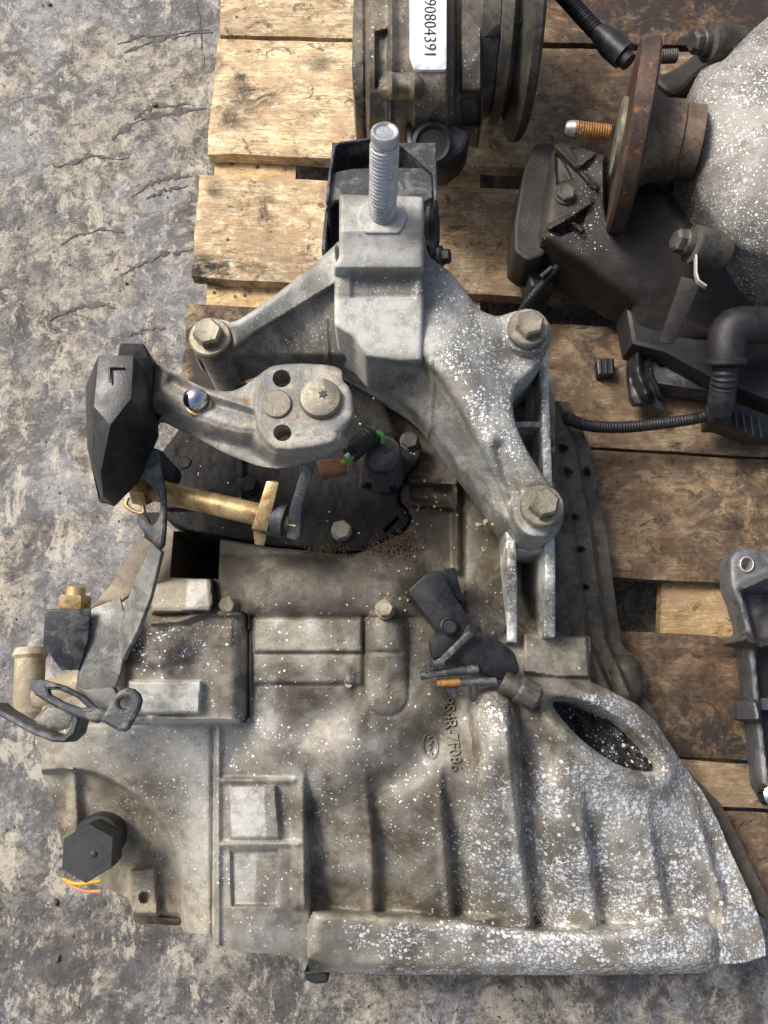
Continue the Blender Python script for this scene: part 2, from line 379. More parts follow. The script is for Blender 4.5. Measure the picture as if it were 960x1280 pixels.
M['peach'] = plain('pink_wire', srgb(206, 150, 110), .5, 0, .2, 60, bump=.1)
M['needle'] = plain('dry_needles', srgb(92, 74, 56), .8, 0, .4, 400, bump=.2)
M['crust'] = plain('black_crust', srgb(72, 69, 67), .8, 0, .4, 90, dust=srgb(120, 114, 106), dustamt=.8, bump=.6)
M['slick'] = plain('smooth_skin', srgb(140, 142, 152), .35, 0, .12, 40, dust=srgb(172, 170, 168), dustamt=.5, bump=.3)
M['pebble'] = plain('pale_pebble', srgb(156, 140, 116), .8, 0, .4, 200, bump=.5)

def ground_mat():
    N = NB('worn_concrete')
    big = N.noise(5, 5, .6, .8); mid = N.noise(30, 10, .78, .5); fine = N.noise(210, 7, .8, .2); vf = N.noise(700, 3, .75)
    c = N.mix(N.ramp(mid, .42, .56), srgb(92, 87, 82), srgb(160, 152, 136))
    c = N.mix(N.ramp(big, .49, .53, 0, .7), c, N.mix(N.ramp(mid, .45, .55), srgb(88, 89, 93), srgb(122, 122, 127)))
    c = N.mix(N.ramp(N.noise(3.4, 9, .72, .3), .44, .50, .72, 0), c, N.mix(N.ramp(mid, .45, .58), srgb(62, 60, 60), srgb(104, 101, 100)))
    c = N.mix(N.ramp(fine, .54, .61, 0, .5), c, srgb(64, 60, 58))
    c = N.mix(N.ramp(fine, .40, .45, .4, 0), c, srgb(186, 180, 168))
    st = N.noise(8, 10, .82, .6); c = N.mix(N.ramp(st, .51, .55, 0, .7), c, srgb(58, 55, 55))
    st2 = N.noise(14, 10, .82, .4, None, (1.6, 1, 1)); c = N.mix(N.ramp(st2, .535, .575, 0, .6), c, srgb(192, 183, 164))
    st3 = N.noise(20, 8, .8, .3, None, (2.4, .8, 1)); c = N.mix(N.ramp(st3, .55, .60, 0, .4), c, srgb(64, 62, 64))
    c = N.mix(N.ramp(N.noise(75, 7, .8, .2), .56, .60, 0, .75), c, srgb(46, 43, 43))
    c = N.mix(N.ramp(vf, .57, .63, 0, .5), c, srgb(48, 45, 44))
    N.l(c, N.b.inputs['Base Color']); N.l(N.ramp(big, .4, .6, .85, .5), N.b.inputs['Roughness'])
    b = N.bump(mid, .25, .003); b = N.bump(fine, .45, .0016, b); N.bump(vf, .3, .0007, b); return N.m
def wood_mat(name, c1, c2, dark, stain):
    N = NB(name); oi = N.n('ShaderNodeObjectInfo'); r = oi.outputs['Random']
    add = N.n('ShaderNodeVectorMath'); add.operation = 'ADD'; cmb = N.n('ShaderNodeCombineXYZ')
    N.l(N.math('MULTIPLY', r, 9.), cmb.inputs[0]); N.l(N.math('MULTIPLY', r, 5.), cmb.inputs[2]); N.l(N.pos, add.inputs[0]); N.l(cmb.outputs[0], add.inputs[1]); v = add.outputs[0]
    g = N.noise(9, 8, .7, 1.2, v, (1, 14, 14, radians(-3))); g2 = N.noise(60, 4, .7, .3, v, (1, 9, 9, radians(-3))); big = N.noise(9, 6, .72, 1., v); mid = N.noise(42, 6, .78, .6, v, (1, 1.6, 1))
    c = N.mix(N.ramp(g, .40, .58), c1, c2); c = N.mix(N.ramp(g, .55, .64, 0, .35), c, dark); c = N.mix(N.ramp(g2, .5, .6, 0, .42), c, dark)
    g3 = N.noise(7, 6, .6, .6, v, (1, 11, 11, radians(-3))); sp3 = N.math('MULTIPLY', N.ramp(N.math('ABSOLUTE', N.math('SUBTRACT', g3, .5)), 0, .006, 1, 0), N.ramp(N.noise(6, 3, .6, 0, v), .47, .53)); c = N.mix(N.math('MULTIPLY', sp3, .85), c, srgb(42, 32, 25))
    g4 = N.noise(260, 3, .6, 0, v, (1, 8, 8, radians(-3)))
    c = N.mix(N.ramp(g4, .5, .62, 0, .3), c, dark)
    c = N.mix(N.ramp(big, .47, .56, 0, stain), c, dark)
    c = N.mix(N.ramp(mid, .56, .62, 0, min(1, stain+.1)), c, tuple(x*.6 for x in dark[:3])+(1,))
    c = N.mix(N.ramp(mid, .34, .46, .75, 0), c, tuple(min(1, x*1.4) for x in c2[:3])+(1,))
    bl = N.noise(30, 9, .8, .7, v, (1, 1.3, 1)); c = N.mix(N.ramp(bl, .535, .58, 0, .55), c, srgb(116, 92, 68)); c = N.mix(N.ramp(bl, .575, .61, 0, .75), c, srgb(58, 48, 42))
    bw = N.noise(13, 9, .8, .4, v, (1, 2.2, 1)); c = N.mix(N.ramp(bw, .50, .57, 0, .75), c, srgb(178, 150, 118))
    sp = N.noise(260, 3, .6, 0, v); c = N.mix(N.ramp(sp, .66, .74, 0, .6), c, tuple(x*.35 for x in dark[:3])+(1,))
    mo = N.n('ShaderNodeMix'); mo.data_type = 'RGBA'; mo.blend_type = 'MULTIPLY'; N.l(N.math('MULTIPLY', N.attr('oil_shade'), N.ramp(N.noise(12, 6, .75, .8, v), .38, .56, .7, 1.)), mo.inputs[0]); N.l(c, mo.inputs[6]); mo.inputs[7].default_value = (.115, .056, .025, 1); c = mo.outputs[2]  # oil stain multiplied in, deepened to carry the shade on the right-hand boards
    df = N.math('MULTIPLY', N.attr('dirt'), N.ramp(N.noise(22, 9, .8, .6), .44, .54, .15, 1.3)); c = N.mix(df, c, srgb(38, 30, 25))
    N.l(c, N.b.inputs['Base Color']); N.b.inputs['Roughness'].default_value = .75
    b = N.bump(g, .5, .003); b = N.bump(N.math('SUBTRACT', g2, sp3), .5, .0014, b); b = N.bump(g4, .4, .0006, b); N.bump(mid, .4, .0015, b); return N.m
M['ground'] = ground_mat()
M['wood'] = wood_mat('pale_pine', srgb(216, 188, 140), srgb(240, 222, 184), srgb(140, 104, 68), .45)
M['woodd'] = wood_mat('oiled_pine', srgb(140, 98, 58), srgb(186, 144, 96), srgb(74, 50, 32), .8)
M['woodn'] = wood_mat('fresh_pine', srgb(198, 164, 112), srgb(226, 200, 148), srgb(150, 110, 66), .2)
M['clutch'] = metal('oily_black', srgb(34, 33, 33), srgb(48, 46, 46), srgb(22, 21, 21), .3, .4, 80, bump=.8, rust=srgb(96, 58, 34), rustamt=.1)
M['bell3'] = metal('pale_speckled_casting', srgb(132, 128, 121), srgb(152, 148, 141), srgb(112, 105, 95), .5, .3, 40, speck=300, bump=.6)
M['fingers'] = metal('wet_black_steel', srgb(24, 24, 24), srgb(32, 31, 30), srgb(18, 17, 16), .3, .2, 70, speck=200, bump=.6)
M['switch'] = metal('grimy_grey_plastic', srgb(56, 56, 56), srgb(72, 72, 70), srgb(42, 41, 40), .45, .0, 60, bump=.3)

# ------------------------------------------------------------------ ground
me = bpy.data.meshes.new('ground'); nx = 2
me.from_pydata([(-30, -30, 0), (30, -30, 0), (30, 30, 0), (-30, 30, 0)], [], [(0, 1, 2, 3)])
setp(place('ground', me, M['ground'], origin=(0, 0, 0)), kind='structure')

# ------------------------------------------------------------------ pallet
pallet = empty('pallet', P(600, 600, 0), 'worn wooden pallet with stained boards under the gearboxes', 'pallet')
def edge(pts, amp, seed, n=26):                  # ragged sawn edge between two points
    (ax, ay), (bx, by) = pts; r = np.random.default_rng(seed); o = []
    for i in range(n):
        t = i/n; o.append((ax+(bx-ax)*t+r.uniform(-amp, amp)*.3, ay+(by-ay)*t+r.uniform(-amp, amp)))
    return o
def plank(tl, tr, br, bl, seed, oil_shade, dirt, mat='wood', zt=.14, th=.022, rag=4.):
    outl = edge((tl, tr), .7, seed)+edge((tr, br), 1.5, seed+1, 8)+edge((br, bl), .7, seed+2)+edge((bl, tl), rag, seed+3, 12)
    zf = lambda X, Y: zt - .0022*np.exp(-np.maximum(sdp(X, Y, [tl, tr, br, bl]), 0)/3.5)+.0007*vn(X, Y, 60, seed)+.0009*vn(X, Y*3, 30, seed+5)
    return relief('plank', outl, zf, zt-th, M[mat], pallet, step=4.5, attrs={'oil_shade': oil_shade, 'dirt': dirt})
rx = lambda X, a, b: ss((X-a)/(b-a))  # ramp to the right: planks darken by stain and by painted shade
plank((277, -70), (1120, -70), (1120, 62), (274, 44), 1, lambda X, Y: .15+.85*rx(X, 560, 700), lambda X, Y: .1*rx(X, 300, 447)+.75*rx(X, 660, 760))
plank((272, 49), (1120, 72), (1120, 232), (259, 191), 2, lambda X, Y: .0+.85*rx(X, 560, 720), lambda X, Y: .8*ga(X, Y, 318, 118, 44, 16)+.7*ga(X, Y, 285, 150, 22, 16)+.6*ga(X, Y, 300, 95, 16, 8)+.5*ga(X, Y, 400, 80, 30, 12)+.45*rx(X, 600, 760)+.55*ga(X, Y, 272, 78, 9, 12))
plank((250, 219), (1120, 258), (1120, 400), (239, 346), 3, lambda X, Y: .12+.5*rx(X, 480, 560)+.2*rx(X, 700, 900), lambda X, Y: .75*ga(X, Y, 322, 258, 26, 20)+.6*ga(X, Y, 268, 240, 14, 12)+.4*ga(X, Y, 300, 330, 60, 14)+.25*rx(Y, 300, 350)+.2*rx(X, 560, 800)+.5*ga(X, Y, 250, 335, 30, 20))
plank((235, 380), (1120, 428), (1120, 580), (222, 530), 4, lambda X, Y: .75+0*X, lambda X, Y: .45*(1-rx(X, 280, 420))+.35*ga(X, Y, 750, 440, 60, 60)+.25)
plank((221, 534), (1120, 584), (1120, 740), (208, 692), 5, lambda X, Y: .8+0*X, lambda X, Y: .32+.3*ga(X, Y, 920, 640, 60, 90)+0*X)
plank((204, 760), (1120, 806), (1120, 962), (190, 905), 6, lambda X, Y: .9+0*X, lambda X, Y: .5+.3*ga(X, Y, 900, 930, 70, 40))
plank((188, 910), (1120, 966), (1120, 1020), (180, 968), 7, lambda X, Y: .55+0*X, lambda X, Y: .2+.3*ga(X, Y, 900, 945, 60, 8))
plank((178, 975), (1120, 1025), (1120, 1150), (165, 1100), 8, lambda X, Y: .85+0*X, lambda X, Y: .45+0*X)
for q, sd_ in (([(286, -70), (384, -70), (352, 560), (246, 560)], 31), ([(852, 100), (938, 100), (915, 1120), (812, 1120)], 41), ([(560, 150), (600, 150), (600, 1100), (560, 1100)], 51)):
    outl = edge((q[0], q[1]), 1, sd_, 8)+edge((q[1], q[2]), .8, sd_+1)+edge((q[2], q[3]), 1, sd_+2, 8)+edge((q[3], q[0]), .8, sd_+3)
    relief('stringer_board', outl, lambda X, Y: .1165+.0007*vn(X, Y, 40, 3), .098, M['woodn'], pallet, step=7, attrs={'oil_shade': lambda X, Y: .25*rx(X, 500, 800), 'dirt': lambda X, Y: .08*rx(X, 500, 700)})
for (bx, by) in ((312, 60), (295, 320), (285, 520), (885, 160), (885, 560), (875, 1000), (582, 560), (582, 1000)):
    p = P(bx, by, .098); s_ = .036
    from_data('pallet_block', [(p.x+i*s_, p.y+j*s_*1.4, k) for k in (.0, .098) for (i, j) in ((-1, -1), (1, -1), (1, 1), (-1, 1))],
              [(0, 1, 2, 3), (4, 5, 6, 7), (0, 1, 5, 4), (1, 2, 6, 5), (2, 3, 7, 6), (3, 0, 4, 7)], M['woodn'], pallet, bevel=.002)
for x, y in ((290, 205), (322, 209), (268, 366), (306, 369), (294, 371)):          # nails in the lower board seen in the gaps
    lathe('nail', [(.0022, -.006), (.0030, 0), (.0026, .001)], frame(P(x, y, .1168), UP), M['boltg'], pallet, 10)
for x, y in ((296, 22), (300, 110), (285, 300), (905, 660), (870, 670), (868, 880), (905, 905)):
    lathe('nail', [(.0022, -.006), (.0030, 0), (.0026, .0012)], frame(P(x, y, .1396), UP), M['boltg'], pallet, 10)

# ------------------------------------------------------------------ main gearbox: casting surface
def saw(X, Y, pts, A, L, y0, y1, rid=.004):
    xs = np.interp(Y, [p[1] for p in pts], [p[0] for p in pts]); d = X-xs
    f = ss((Y-y0)/110)*ss((y1-Y)/10)
    return f*(-A*np.where(d > 0, ss(d/8)*np.clip(1-(d-8)/L, 0, 1)**1.3, 0)+rid*np.exp(-(d+3)**2/24))
basez = rbf([(400, 1210, .215), (640, 1220, .215), (880, 1215, .215), (955, 1190, .195), (930, 1080, .2), (865, 960, .215), (400, 1130, .25), (560, 1130, .25), (700, 1130, .25), (850, 1130, .235),
 (400, 1000, .30), (560, 1000, .31), (700, 1000, .31), (820, 1010, .262), (450, 900, .33), (560, 900, .325), (640, 900, .335), (700, 860, .305), (780, 870, .268), (840, 940, .235),
 (330, 1180, .245), (270, 1160, .245), (230, 1140, .225), (330, 1000, .295), (300, 930, .31), (180, 930, .305), (60, 930, .275), (45, 900, .27), (150, 830, .33), (230, 800, .335), (300, 820, .335),
 (380, 800, .335), (480, 800, .335), (560, 800, .32), (300, 700, .325), (420, 720, .33), (520, 720, .325), (560, 650, .29), (610, 700, .285), (610, 780, .295), (700, 700, .25), (740, 800, .25), (700, 840, .28),
 (250, 600, .285), (400, 600, .285), (520, 600, .285), (400, 480, .28), (650, 560, .25), (690, 470, .24), (180, 700, .28)])
R1 = [(378, 985), (382, 1060), (385, 1140)]; R2 = [(458, 985), (466, 1060), (467, 1145)]; R3 = [(550, 985), (556, 1060), (563, 1150)]
R4 = [(634, 890), (640, 960), (650, 1060), (664, 1172)]; R5 = [(724, 985), (734, 1060), (746, 1160)]; R6 = [(806, 1000), (818, 1070), (832, 1140)]; R7 = [(862, 985), (885, 1060), (905, 1130)]
BAND = chaikin([(387, 1141), (410, 1140), (560, 1147), (640, 1164), (720, 1166), (800, 1160), (835, 1148), (872, 1148), (892, 1162), (896, 1190), (893, 1216), (640, 1222), (388, 1214)], 1)
LEAF = chaikin([(686, 876), (712, 876), (742, 884), (780, 906), (808, 936), (829, 967), (800, 965), (768, 955), (730, 928), (704, 902)], 2)
ARC = chaikin([(30, 967), (60, 962), (95, 960), (130, 968), (168, 990), (203, 1024), (224, 1062), (231, 1100), (229, 1175), (30, 1175)], 1)
BLOCK = chaikin([(150, 775), (160, 765), (250, 762), (300, 762), (312, 770), (312, 898), (306, 904), (150, 902)], 1)
def bodyz(X, Y):
    Z = basez(X, Y)
    for (R, A, L, a, b) in ((R1, .022, 60, 940, 1142), (R2, .020, 66, 950, 1146), (R3, .027, 66, 945, 1150), (R4, .038, 64, 850, 1165), (R5, .027, 62, 960, 1162), (R6, .024, 50, 990, 1150), (R7, .015, 40, 970, 1130)):
        Z = Z+saw(X, Y, R, A, L, a, b)
    # lower part of the housing sinks towards the bottom band
    s = sdp(X, Y, BAND); Z = Z-.016*ss((Y-1080)/60)*ss(-s/4)*ss((X-385)/8)*ss((905-X)/20)
    prof = np.sqrt(np.clip(1-((np.maximum(16-s, 0))/19.)**2, 0, 1))
    Z = np.where(s > -3, Z+.024*prof, Z)
    Z = Z-.010*ss((Y-1202)/18)*ss((X-386)/4)
    # rounded boss ridges
    d = dl(X, Y, [(617, 890), (622, 930), (628, 1080)]); f = 1-ss((Y-890)/220)
    Z = Z+.036*np.sqrt(np.clip(1-(d/31)**2, 0, 1))*f
    d = dl(X, Y, [(690, 985), (700, 1130)]); Z = Z+.010*np.exp(-(d/26)**2)
    d = dl(X, Y, [(483, 785), (483, 868)]); Z = Z+.020*np.sqrt(np.clip(1-(d/27)**2, 0, 1))*(1-.6*ss((Y-790)/90))
    d = dl(X, Y, [(600, 975), (610, 1130)]); Z = Z+.006*np.exp(-(d/18)**2)
    # transverse roll under the cover plate, and the steps below it
    t = (Y-732)/39.; Z = Z+.018*np.sqrt(np.clip(1-t*t, 0, 1))*ss((X-262)/14)*ss((545-X)/60)
    st = ss((X-314)/6)*ss((456-X)/6)
    Z = Z+st*(.010*ss((Y-769)/5)*ss((818-Y)/4)+.0045*ss((Y-815)/3)*ss((858-Y)/5))
    for (y0, x0, x1, dp) in ((816, 318, 505, .0022), (855, 318, 440, .002), (904, 40, 310, .004)):
        Z = Z-dp*np.exp(-((Y-y0)/2.2)**2)*ss((X-x0)/5)*ss((x1-X)/5)
    Z = Z+.006*ga(X, Y, 436, 850, 7, 14)
    # left block
    s = sdp(X, Y, BLOCK); Z = np.where(s > -5, Z+.024*ss((s+5)/12)-.014*ss((X-280)/30)**2*(s > 0), Z)
    s2 = sdp(X, Y, [(165, 777), (252, 783), (252, 846), (165, 850)]); Z = Z-.0045*ss(s2/14)+.002*ss(s2/7)*vn(X, Y, 9, 4)
    s2 = sdp(X, Y, [(260, 772), (291, 768), (292, 808), (262, 810)]); Z = Z+.0012*ss(s2/2)
    s2 = sdp(X, Y, [(160, 850), (253, 850), (250, 893), (160, 894)]); Z = Z+.009*ss(s2/3)
    s2 = sdp(X, Y, [(155, 893), (300, 897), (300, 903), (155, 905)]); Z = Z+.007*ss(s2/3)
    s2 = sdp(X, Y, [(185, 731), (264, 722), (267, 755), (262, 763), (190, 766)]); Z = np.where(s2 > -3, Z+.034*ss((s2+3)/5), Z)
    Z = Z+.010*np.exp(-(dl(X, Y, [(190, 778), (225, 776), (266, 762)])/4)**2)
    # seam between the two halves
    d = np.abs(X-268); Z = Z+ss((Y-905)/8)*(.006*np.exp(-((X-273)/4.)**2)-.006*np.exp(-((X-266)/3.)**2))
    # two stepped pads beside the seam
    for q, b, dp in (([(285, 981), (346, 981), (352, 1050), (286, 1050)], 4, .010), ([(286, 1062), (350, 1060), (350, 1134), (288, 1134)], 5, -.007)):
        s2 = sdp(X, Y, q); Z = Z+dp*ss(s2/b)
    Z = Z+.006*np.exp(-(dl(X, Y, [(280, 976), (366, 976)])/4)**2)+.006*np.exp(-(dl(X, Y, [(280, 1056), (372, 1055)])/4)**2)+.008*ss((X-362)/10)*ss((383-X)/3)*ss((Y-960)/60)*ss((1140-Y)/10)
    # rim of the starter opening
    s = sdp(X, Y, LEAF); Z = Z+.016*np.exp(-((s+14)/13)**2)*(s < 6)-.012*ss((s+6)/6)*(s > -6)
    # swept recess with the breather plug
    s = sdp(X, Y, ARC); wl = .030*ss((s+1)/6)
    Z = Z-np.where(s > -1, wl+.030*(1-np.exp(-np.maximum(s, 0)/50)), 0)
    Z = Z+(s > 0)*(.012*np.exp(-(dl(X, Y, [(92, 962), (96, 1040)])/7)**2)+.018*ss(sdp(X, Y, [(160, 1085), (196, 1080), (202, 1150), (160, 1150)])/6))
    Z = Z-.014*ss(sdp(X, Y, circ(181, 1122, 8))/2.5)
    Z = Z-.04*ss((Y-1140)/12)*ss((230-X)/4)
    # right side block, pocket and channel walls
    s = sdp(X, Y, [(655, 792), (733, 796), (737, 846), (700, 846), (655, 840)]); Z = Z+.014*ss((s+2)/4)
    s = sdp(X, Y, [(650, 690), (684, 690), (680, 770), (664, 778), (650, 740)]); Z = Z-.030*ss(s/6)*ss((790-Y)/60)
    Z = Z+.016*np.exp(-(dl(X, Y, [(571, 600), (572, 712)])/4.5)**2)
    Z = Z+.012*np.exp(-(dl(X, Y, [(512, 602), (568, 604)])/4)**2)+.012*np.exp(-(dl(X, Y, [(515, 630), (568, 634)])/4)**2)
    d = dl(X, Y, [(605, 650), (608, 770)]); Z = Z+.020*np.sqrt(np.clip(1-(d/30)**2, 0, 1))*ss((X-577)/6)
    s = sdp(X, Y, chaikin([(597, 770), (640, 775), (640, 812), (600, 812)], 1)); Z = Z+.008*ss(s/5)
    s = sdp(X, Y, [(512, 606), (566, 608), (566, 628), (512, 626)]); Z = Z-.006*ss(s/3)
    Z = Z-.012*np.exp(-(dl(X, Y, [(575, 880), (545, 930), (480, 985)])/24)**2)+.010*ga(X, Y, 425, 955, 40, 40)+.008*ga(X, Y, 345, 930, 30, 30)-.008*ga(X, Y, 395, 900, 30, 22)-.008*ga(X, Y, 300, 935, 22, 22)+.008*ga(X, Y, 520, 880, 34, 40)
    s = sdp(X, Y, CV); Z = np.where(s > -4, np.minimum(Z, Z*(1-ss((s+4)/4))+.284*ss((s+4)/4)), Z)
    # casting unevenness
    Z = Z+.0005*vn(X, Y, 22, 1)+.0003*vn(X, Y, 8, 2)+.0014*vn(X, Y, 60, 3)
    return Z
def spk(X, Y):
    v = -.02+.7*ss((X-700)/40)*ss((Y-862)/10)*ss((3-sdp(X, Y, LEAF))/3)*ss((sdp(X, Y, LEAF)+34)/10)+.05+.10*ga(X, Y, 480, 1000, 200, 140)+.85*ss((X-560)/150)*ss((Y-880)/130)+.40*ga(X, Y, 620, 900, 28, 40)+.6*ss((Y-1148)/12)*ss((X-410)/50)+.28*ga(X, Y, 590, 1080, 50, 90)
    v += .45*ga(X, Y, 235, 808, 50, 36)+.16*ga(X, Y, 210, 950, 120, 60)+.1*ga(X, Y, 330, 900, 40, 60)+.10*ga(X, Y, 260, 1060, 60, 90)+.15*ga(X, Y, 335, 800, 20, 30)
    return v-.04*ss((780-Y)/60)
def drt(X, Y):
    return .28*vn(X, Y, 46, 91)+.22*vn(X, Y, 18, 92)+.05+1.5*ga(X, Y, 200, 814, 52, 30)+.75*ga(X, Y, 400, 735, 160, 34)+.25*ga(X, Y, 360, 880, 80, 40)+.45*ga(X, Y, 570, 890, 26, 50)+.8*ga(X, Y, 540, 640, 60, 70)+.45*ga(X, Y, 540, 760, 60, 60)+.3*ga(X, Y, 130, 1020, 60, 40)+.9*ga(X, Y, 250, 690, 45, 45)+.5*(1-ss(np.abs(X-316)/10))*ss((Y-760)/10)*ss((910-Y)/10)+.45*ga(X, Y, 285, 800, 26, 60)+.7*ga(X, Y, 400, 600, 200, 80)+.3*ga(X, Y, 660, 960, 8, 60)+.3*ga(X, Y, 610, 740, 30, 60)+.5*ga(X, Y, 440, 860, 110, 60)+.3*ga(X, Y, 520, 960, 60, 60)+.25*ga(X, Y, 430, 1080, 50, 80)+.3*ga(X, Y, 700, 1080, 120, 60)+.3*ga(X, Y, 200, 1010, 40, 60)-.8*ss(sdp(X, Y, [(160, 850), (255, 850), (255, 905), (160, 905)])/4)-.8*ss(sdp(X, Y, [(190, 722), (268, 722), (268, 764), (190, 764)])/4)
def cln(X, Y):
    return cln0(X, Y)+.30*np.maximum(vn(X, Y, 38, 93), 0)*ss((Y-760)/60)+.2*np.maximum(vn(X, Y, 14, 94), 0)*ss((Y-760)/60)
def cln0(X, Y):
    b = lambda q: ss((sdp(X, Y, q)+1)/2)
    return .42*ga(X, Y, 190, 930, 150, 40)+.35*ga(X, Y, 245, 1040, 22, 110)+.2*ga(X, Y, 330, 1080, 50, 90)+.15*ga(X, Y, 420, 940, 50, 30)+.16*ss((X-560)/200)*ss((Y-850)/100)+.95*b([(287, 983), (330, 983), (332, 1048), (290, 1048)])+.85*b([(228, 850), (253, 850), (250, 892), (226, 892)])+.7*b([(234, 724), (258, 724), (262, 762), (232, 762)])+.5*b([(160, 850), (228, 850), (226, 892), (160, 892)])+.15*b([(190, 728), (234, 724), (232, 762), (190, 762)])+.5*b([(290, 1064), (322, 1064), (318, 1130), (292, 1130)])*.8+.6*b([(150, 896), (300, 899), (300, 904), (150, 905)])+.35*ga(X, Y, 330, 1170, 60, 24)+.25*ga(X, Y, 250, 1000, 20, 120)+.6*ga(X, Y, 345, 776, 12, 8)+.6*ga(X, Y, 388, 780, 9, 9)+.35*ga(X, Y, 330, 900, 16, 40)
CV = [(222, 540), (197, 572), (190, 592), (200, 628), (206, 652), (238, 664), (335, 682), (440, 692), (476, 678), (503, 664), (512, 650), (508, 640), (497, 628), (497, 615), (505, 596), (514, 586), (526, 572), (528, 556), (516, 544), (497, 545), (486, 520), (480, 490), (440, 470), (300, 490), (240, 510)]
gb = empty('gearbox', P(480, 900, .14), 'large dusty aluminium car gearbox with speckled bell housing in front', 'gearbox')
HOLE = [(217, 664), (276, 664), (272, 724), (264, 724), (212, 722)]
SEAM = [(268, 1182), (268, 906), (313, 903), (313, 766), (300, 758), (276, 724), (276, 664)]
left_out = [(44, 928), (52, 945), (52, 965), (60, 985), (68, 1005), (73, 1032), (80, 1070), (100, 1100), (126, 1108), (160, 1122), (170, 1150), (226, 1158), (232, 1166), (266, 1168)]+SEAM[:4]+[(300, 758), (273, 724), (212, 722), (217, 664), (205, 655), (185, 690), (168, 728), (160, 780), (120, 860), (60, 880), (42, 900)]
bell_out = [(268, 1180), (300, 1190), (340, 1192), (382, 1199), (388, 1214), (430, 1217), (600, 1219), (760, 1219), (860, 1217), (893, 1216), (900, 1205), (930, 1204), (957, 1194), (956, 1176), (948, 1145), (937, 1116), (925, 1090), (911, 1060), (898, 1028), (883, 998), (862, 966), (846, 943), (820, 902), (795, 880), (760, 862), (738, 852), (738, 796), (694, 790), (694, 470), (560, 470), (440, 460), (300, 480), (240, 500), (217, 540), (212, 575), (192, 600), (205, 640), (205, 655), (217, 664), (276, 664), (273, 724), (300, 758), (313, 766), (313, 903), (268, 906)]
relief('gear_case', left_out, bodyz, .145, M['case'], gb, step=1.7, attrs={'speck': spk, 'dirt': drt, 'clean_lit': cln}, ang=60)
relief('bell_housing', bell_out, bodyz, .145, M['cast'], gb, holes=[LEAF], step=1.7, attrs={'speck': spk, 'dirt': drt, 'clean_lit': cln}, ang=60)
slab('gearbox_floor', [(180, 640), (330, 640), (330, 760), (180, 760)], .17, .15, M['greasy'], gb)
relief('clutch_cover', [(664, 850), (740, 858), (800, 900), (846, 975), (800, 985), (700, 960)], lambda X, Y: .236-.00012*(Y-860)+.006*np.sin((X*.8-Y*.6)/9.)*ss((X-690)/30)+.002*vn(X, Y, 8, 6), .17, M['fingers'], gb, step=2, attrs={'speck': lambda X, Y: .12+.5*ss((X-735)/60)})

# side flange in steps, darker and greasy
FL = [(688, 500), (712, 503), (738, 560), (757, 660), (776, 800), (780, 810), (798, 822), (803, 838), (803, 868), (812, 880), (847, 947), (870, 974), (900, 1004), (926, 1052), (945, 1094), (960, 1122), (960, 1150), (930, 1120), (900, 1070), (860, 1000), (820, 955), (780, 920), (740, 880), (690, 850), (682, 800)]
def flz(X, Y):
    e = np.interp(Y, [500, 560, 660, 800, 880, 940, 1200], [712, 738, 757, 776, 812, 846, 985]); d = e-X
    Z = .185+.030*ss((d-15)/5)+.028*ss((d-37)/6)+.012*ss((d-58)/4)
    for (x, y, rx_, ry_) in ((700, 562, 9, 5), (706, 592, 8, 6), (712, 648, 9, 5), (722, 688, 8, 4), (728, 735, 7, 4), (745, 575, 5, 7), (733, 592, 4, 6), (748, 620, 4, 8)):
        Z = Z-.014*ss(1.4-np.hypot((X-x)/rx_, (Y-y)/ry_))
    Z = Z-.018*ss((Y-890)/60)
    d2 = dl(X, Y, [(782, 838), (786, 862)]); Z = Z+.03*np.sqrt(np.clip(1-(d2/19)**2, 0, 1))
    return Z+.0006*vn(X, Y, 12, 5)+.0005*vn(X, Y, 5, 6)
relief('mounting_flange', FL, flz, .142, M['dark_flange'], gb, step=2.2, attrs={'dirt': lambda X, Y: .3+.3*vn(X, Y, 18, 4)+.6*ss((Y-860)/40)})

# selector cover plate, blackened with old grease
def cvz(X, Y):
    Z = .306+.0007*vn(X, Y, 14, 8)+.0006*vn(X, Y, 6, 9)
    s = sdp(X, Y, CV); Z = Z-.003*np.exp(-np.maximum(s, 0)/2.)
    Z = Z+.012*ss(sdp(X, Y, [(452, 540), (500, 540), (502, 620), (450, 610)])/10)+.008*ss((640-Y)/6)*ss((Y-500)/4)*ss((310-X)/8)*.6
    Z = Z-.012*ss((Y-X*.155-612)/4)*ss((335-X)/4)*0
    return Z
relief('selector_cover', chaikin(CV, 1), cvz, .27, M['greasy'], gb, step=1.7, holes=[[(478, 662), (497, 644), (500, 649), (482, 667)]], attrs={'dirt': lambda X, Y: .7+.3*vn(X, Y, 16, 2), 'speck': lambda X, Y: .015+.02*vn(X, Y, 20, 2)})
bolt(gb, 311, 607, .308, 11, .007, M['greasy'], 1.15, .002)
bolt(gb, 427, 664, .306, 13, .010, M['boltd'], 1.0, .002)
bolt(gb, 512, 552, .306, 11, .007, M['boltg'], 1.15, .002)
bolt(gb, 232, 580, .306, 9, .007, M['greasy'], 1.15, .002)
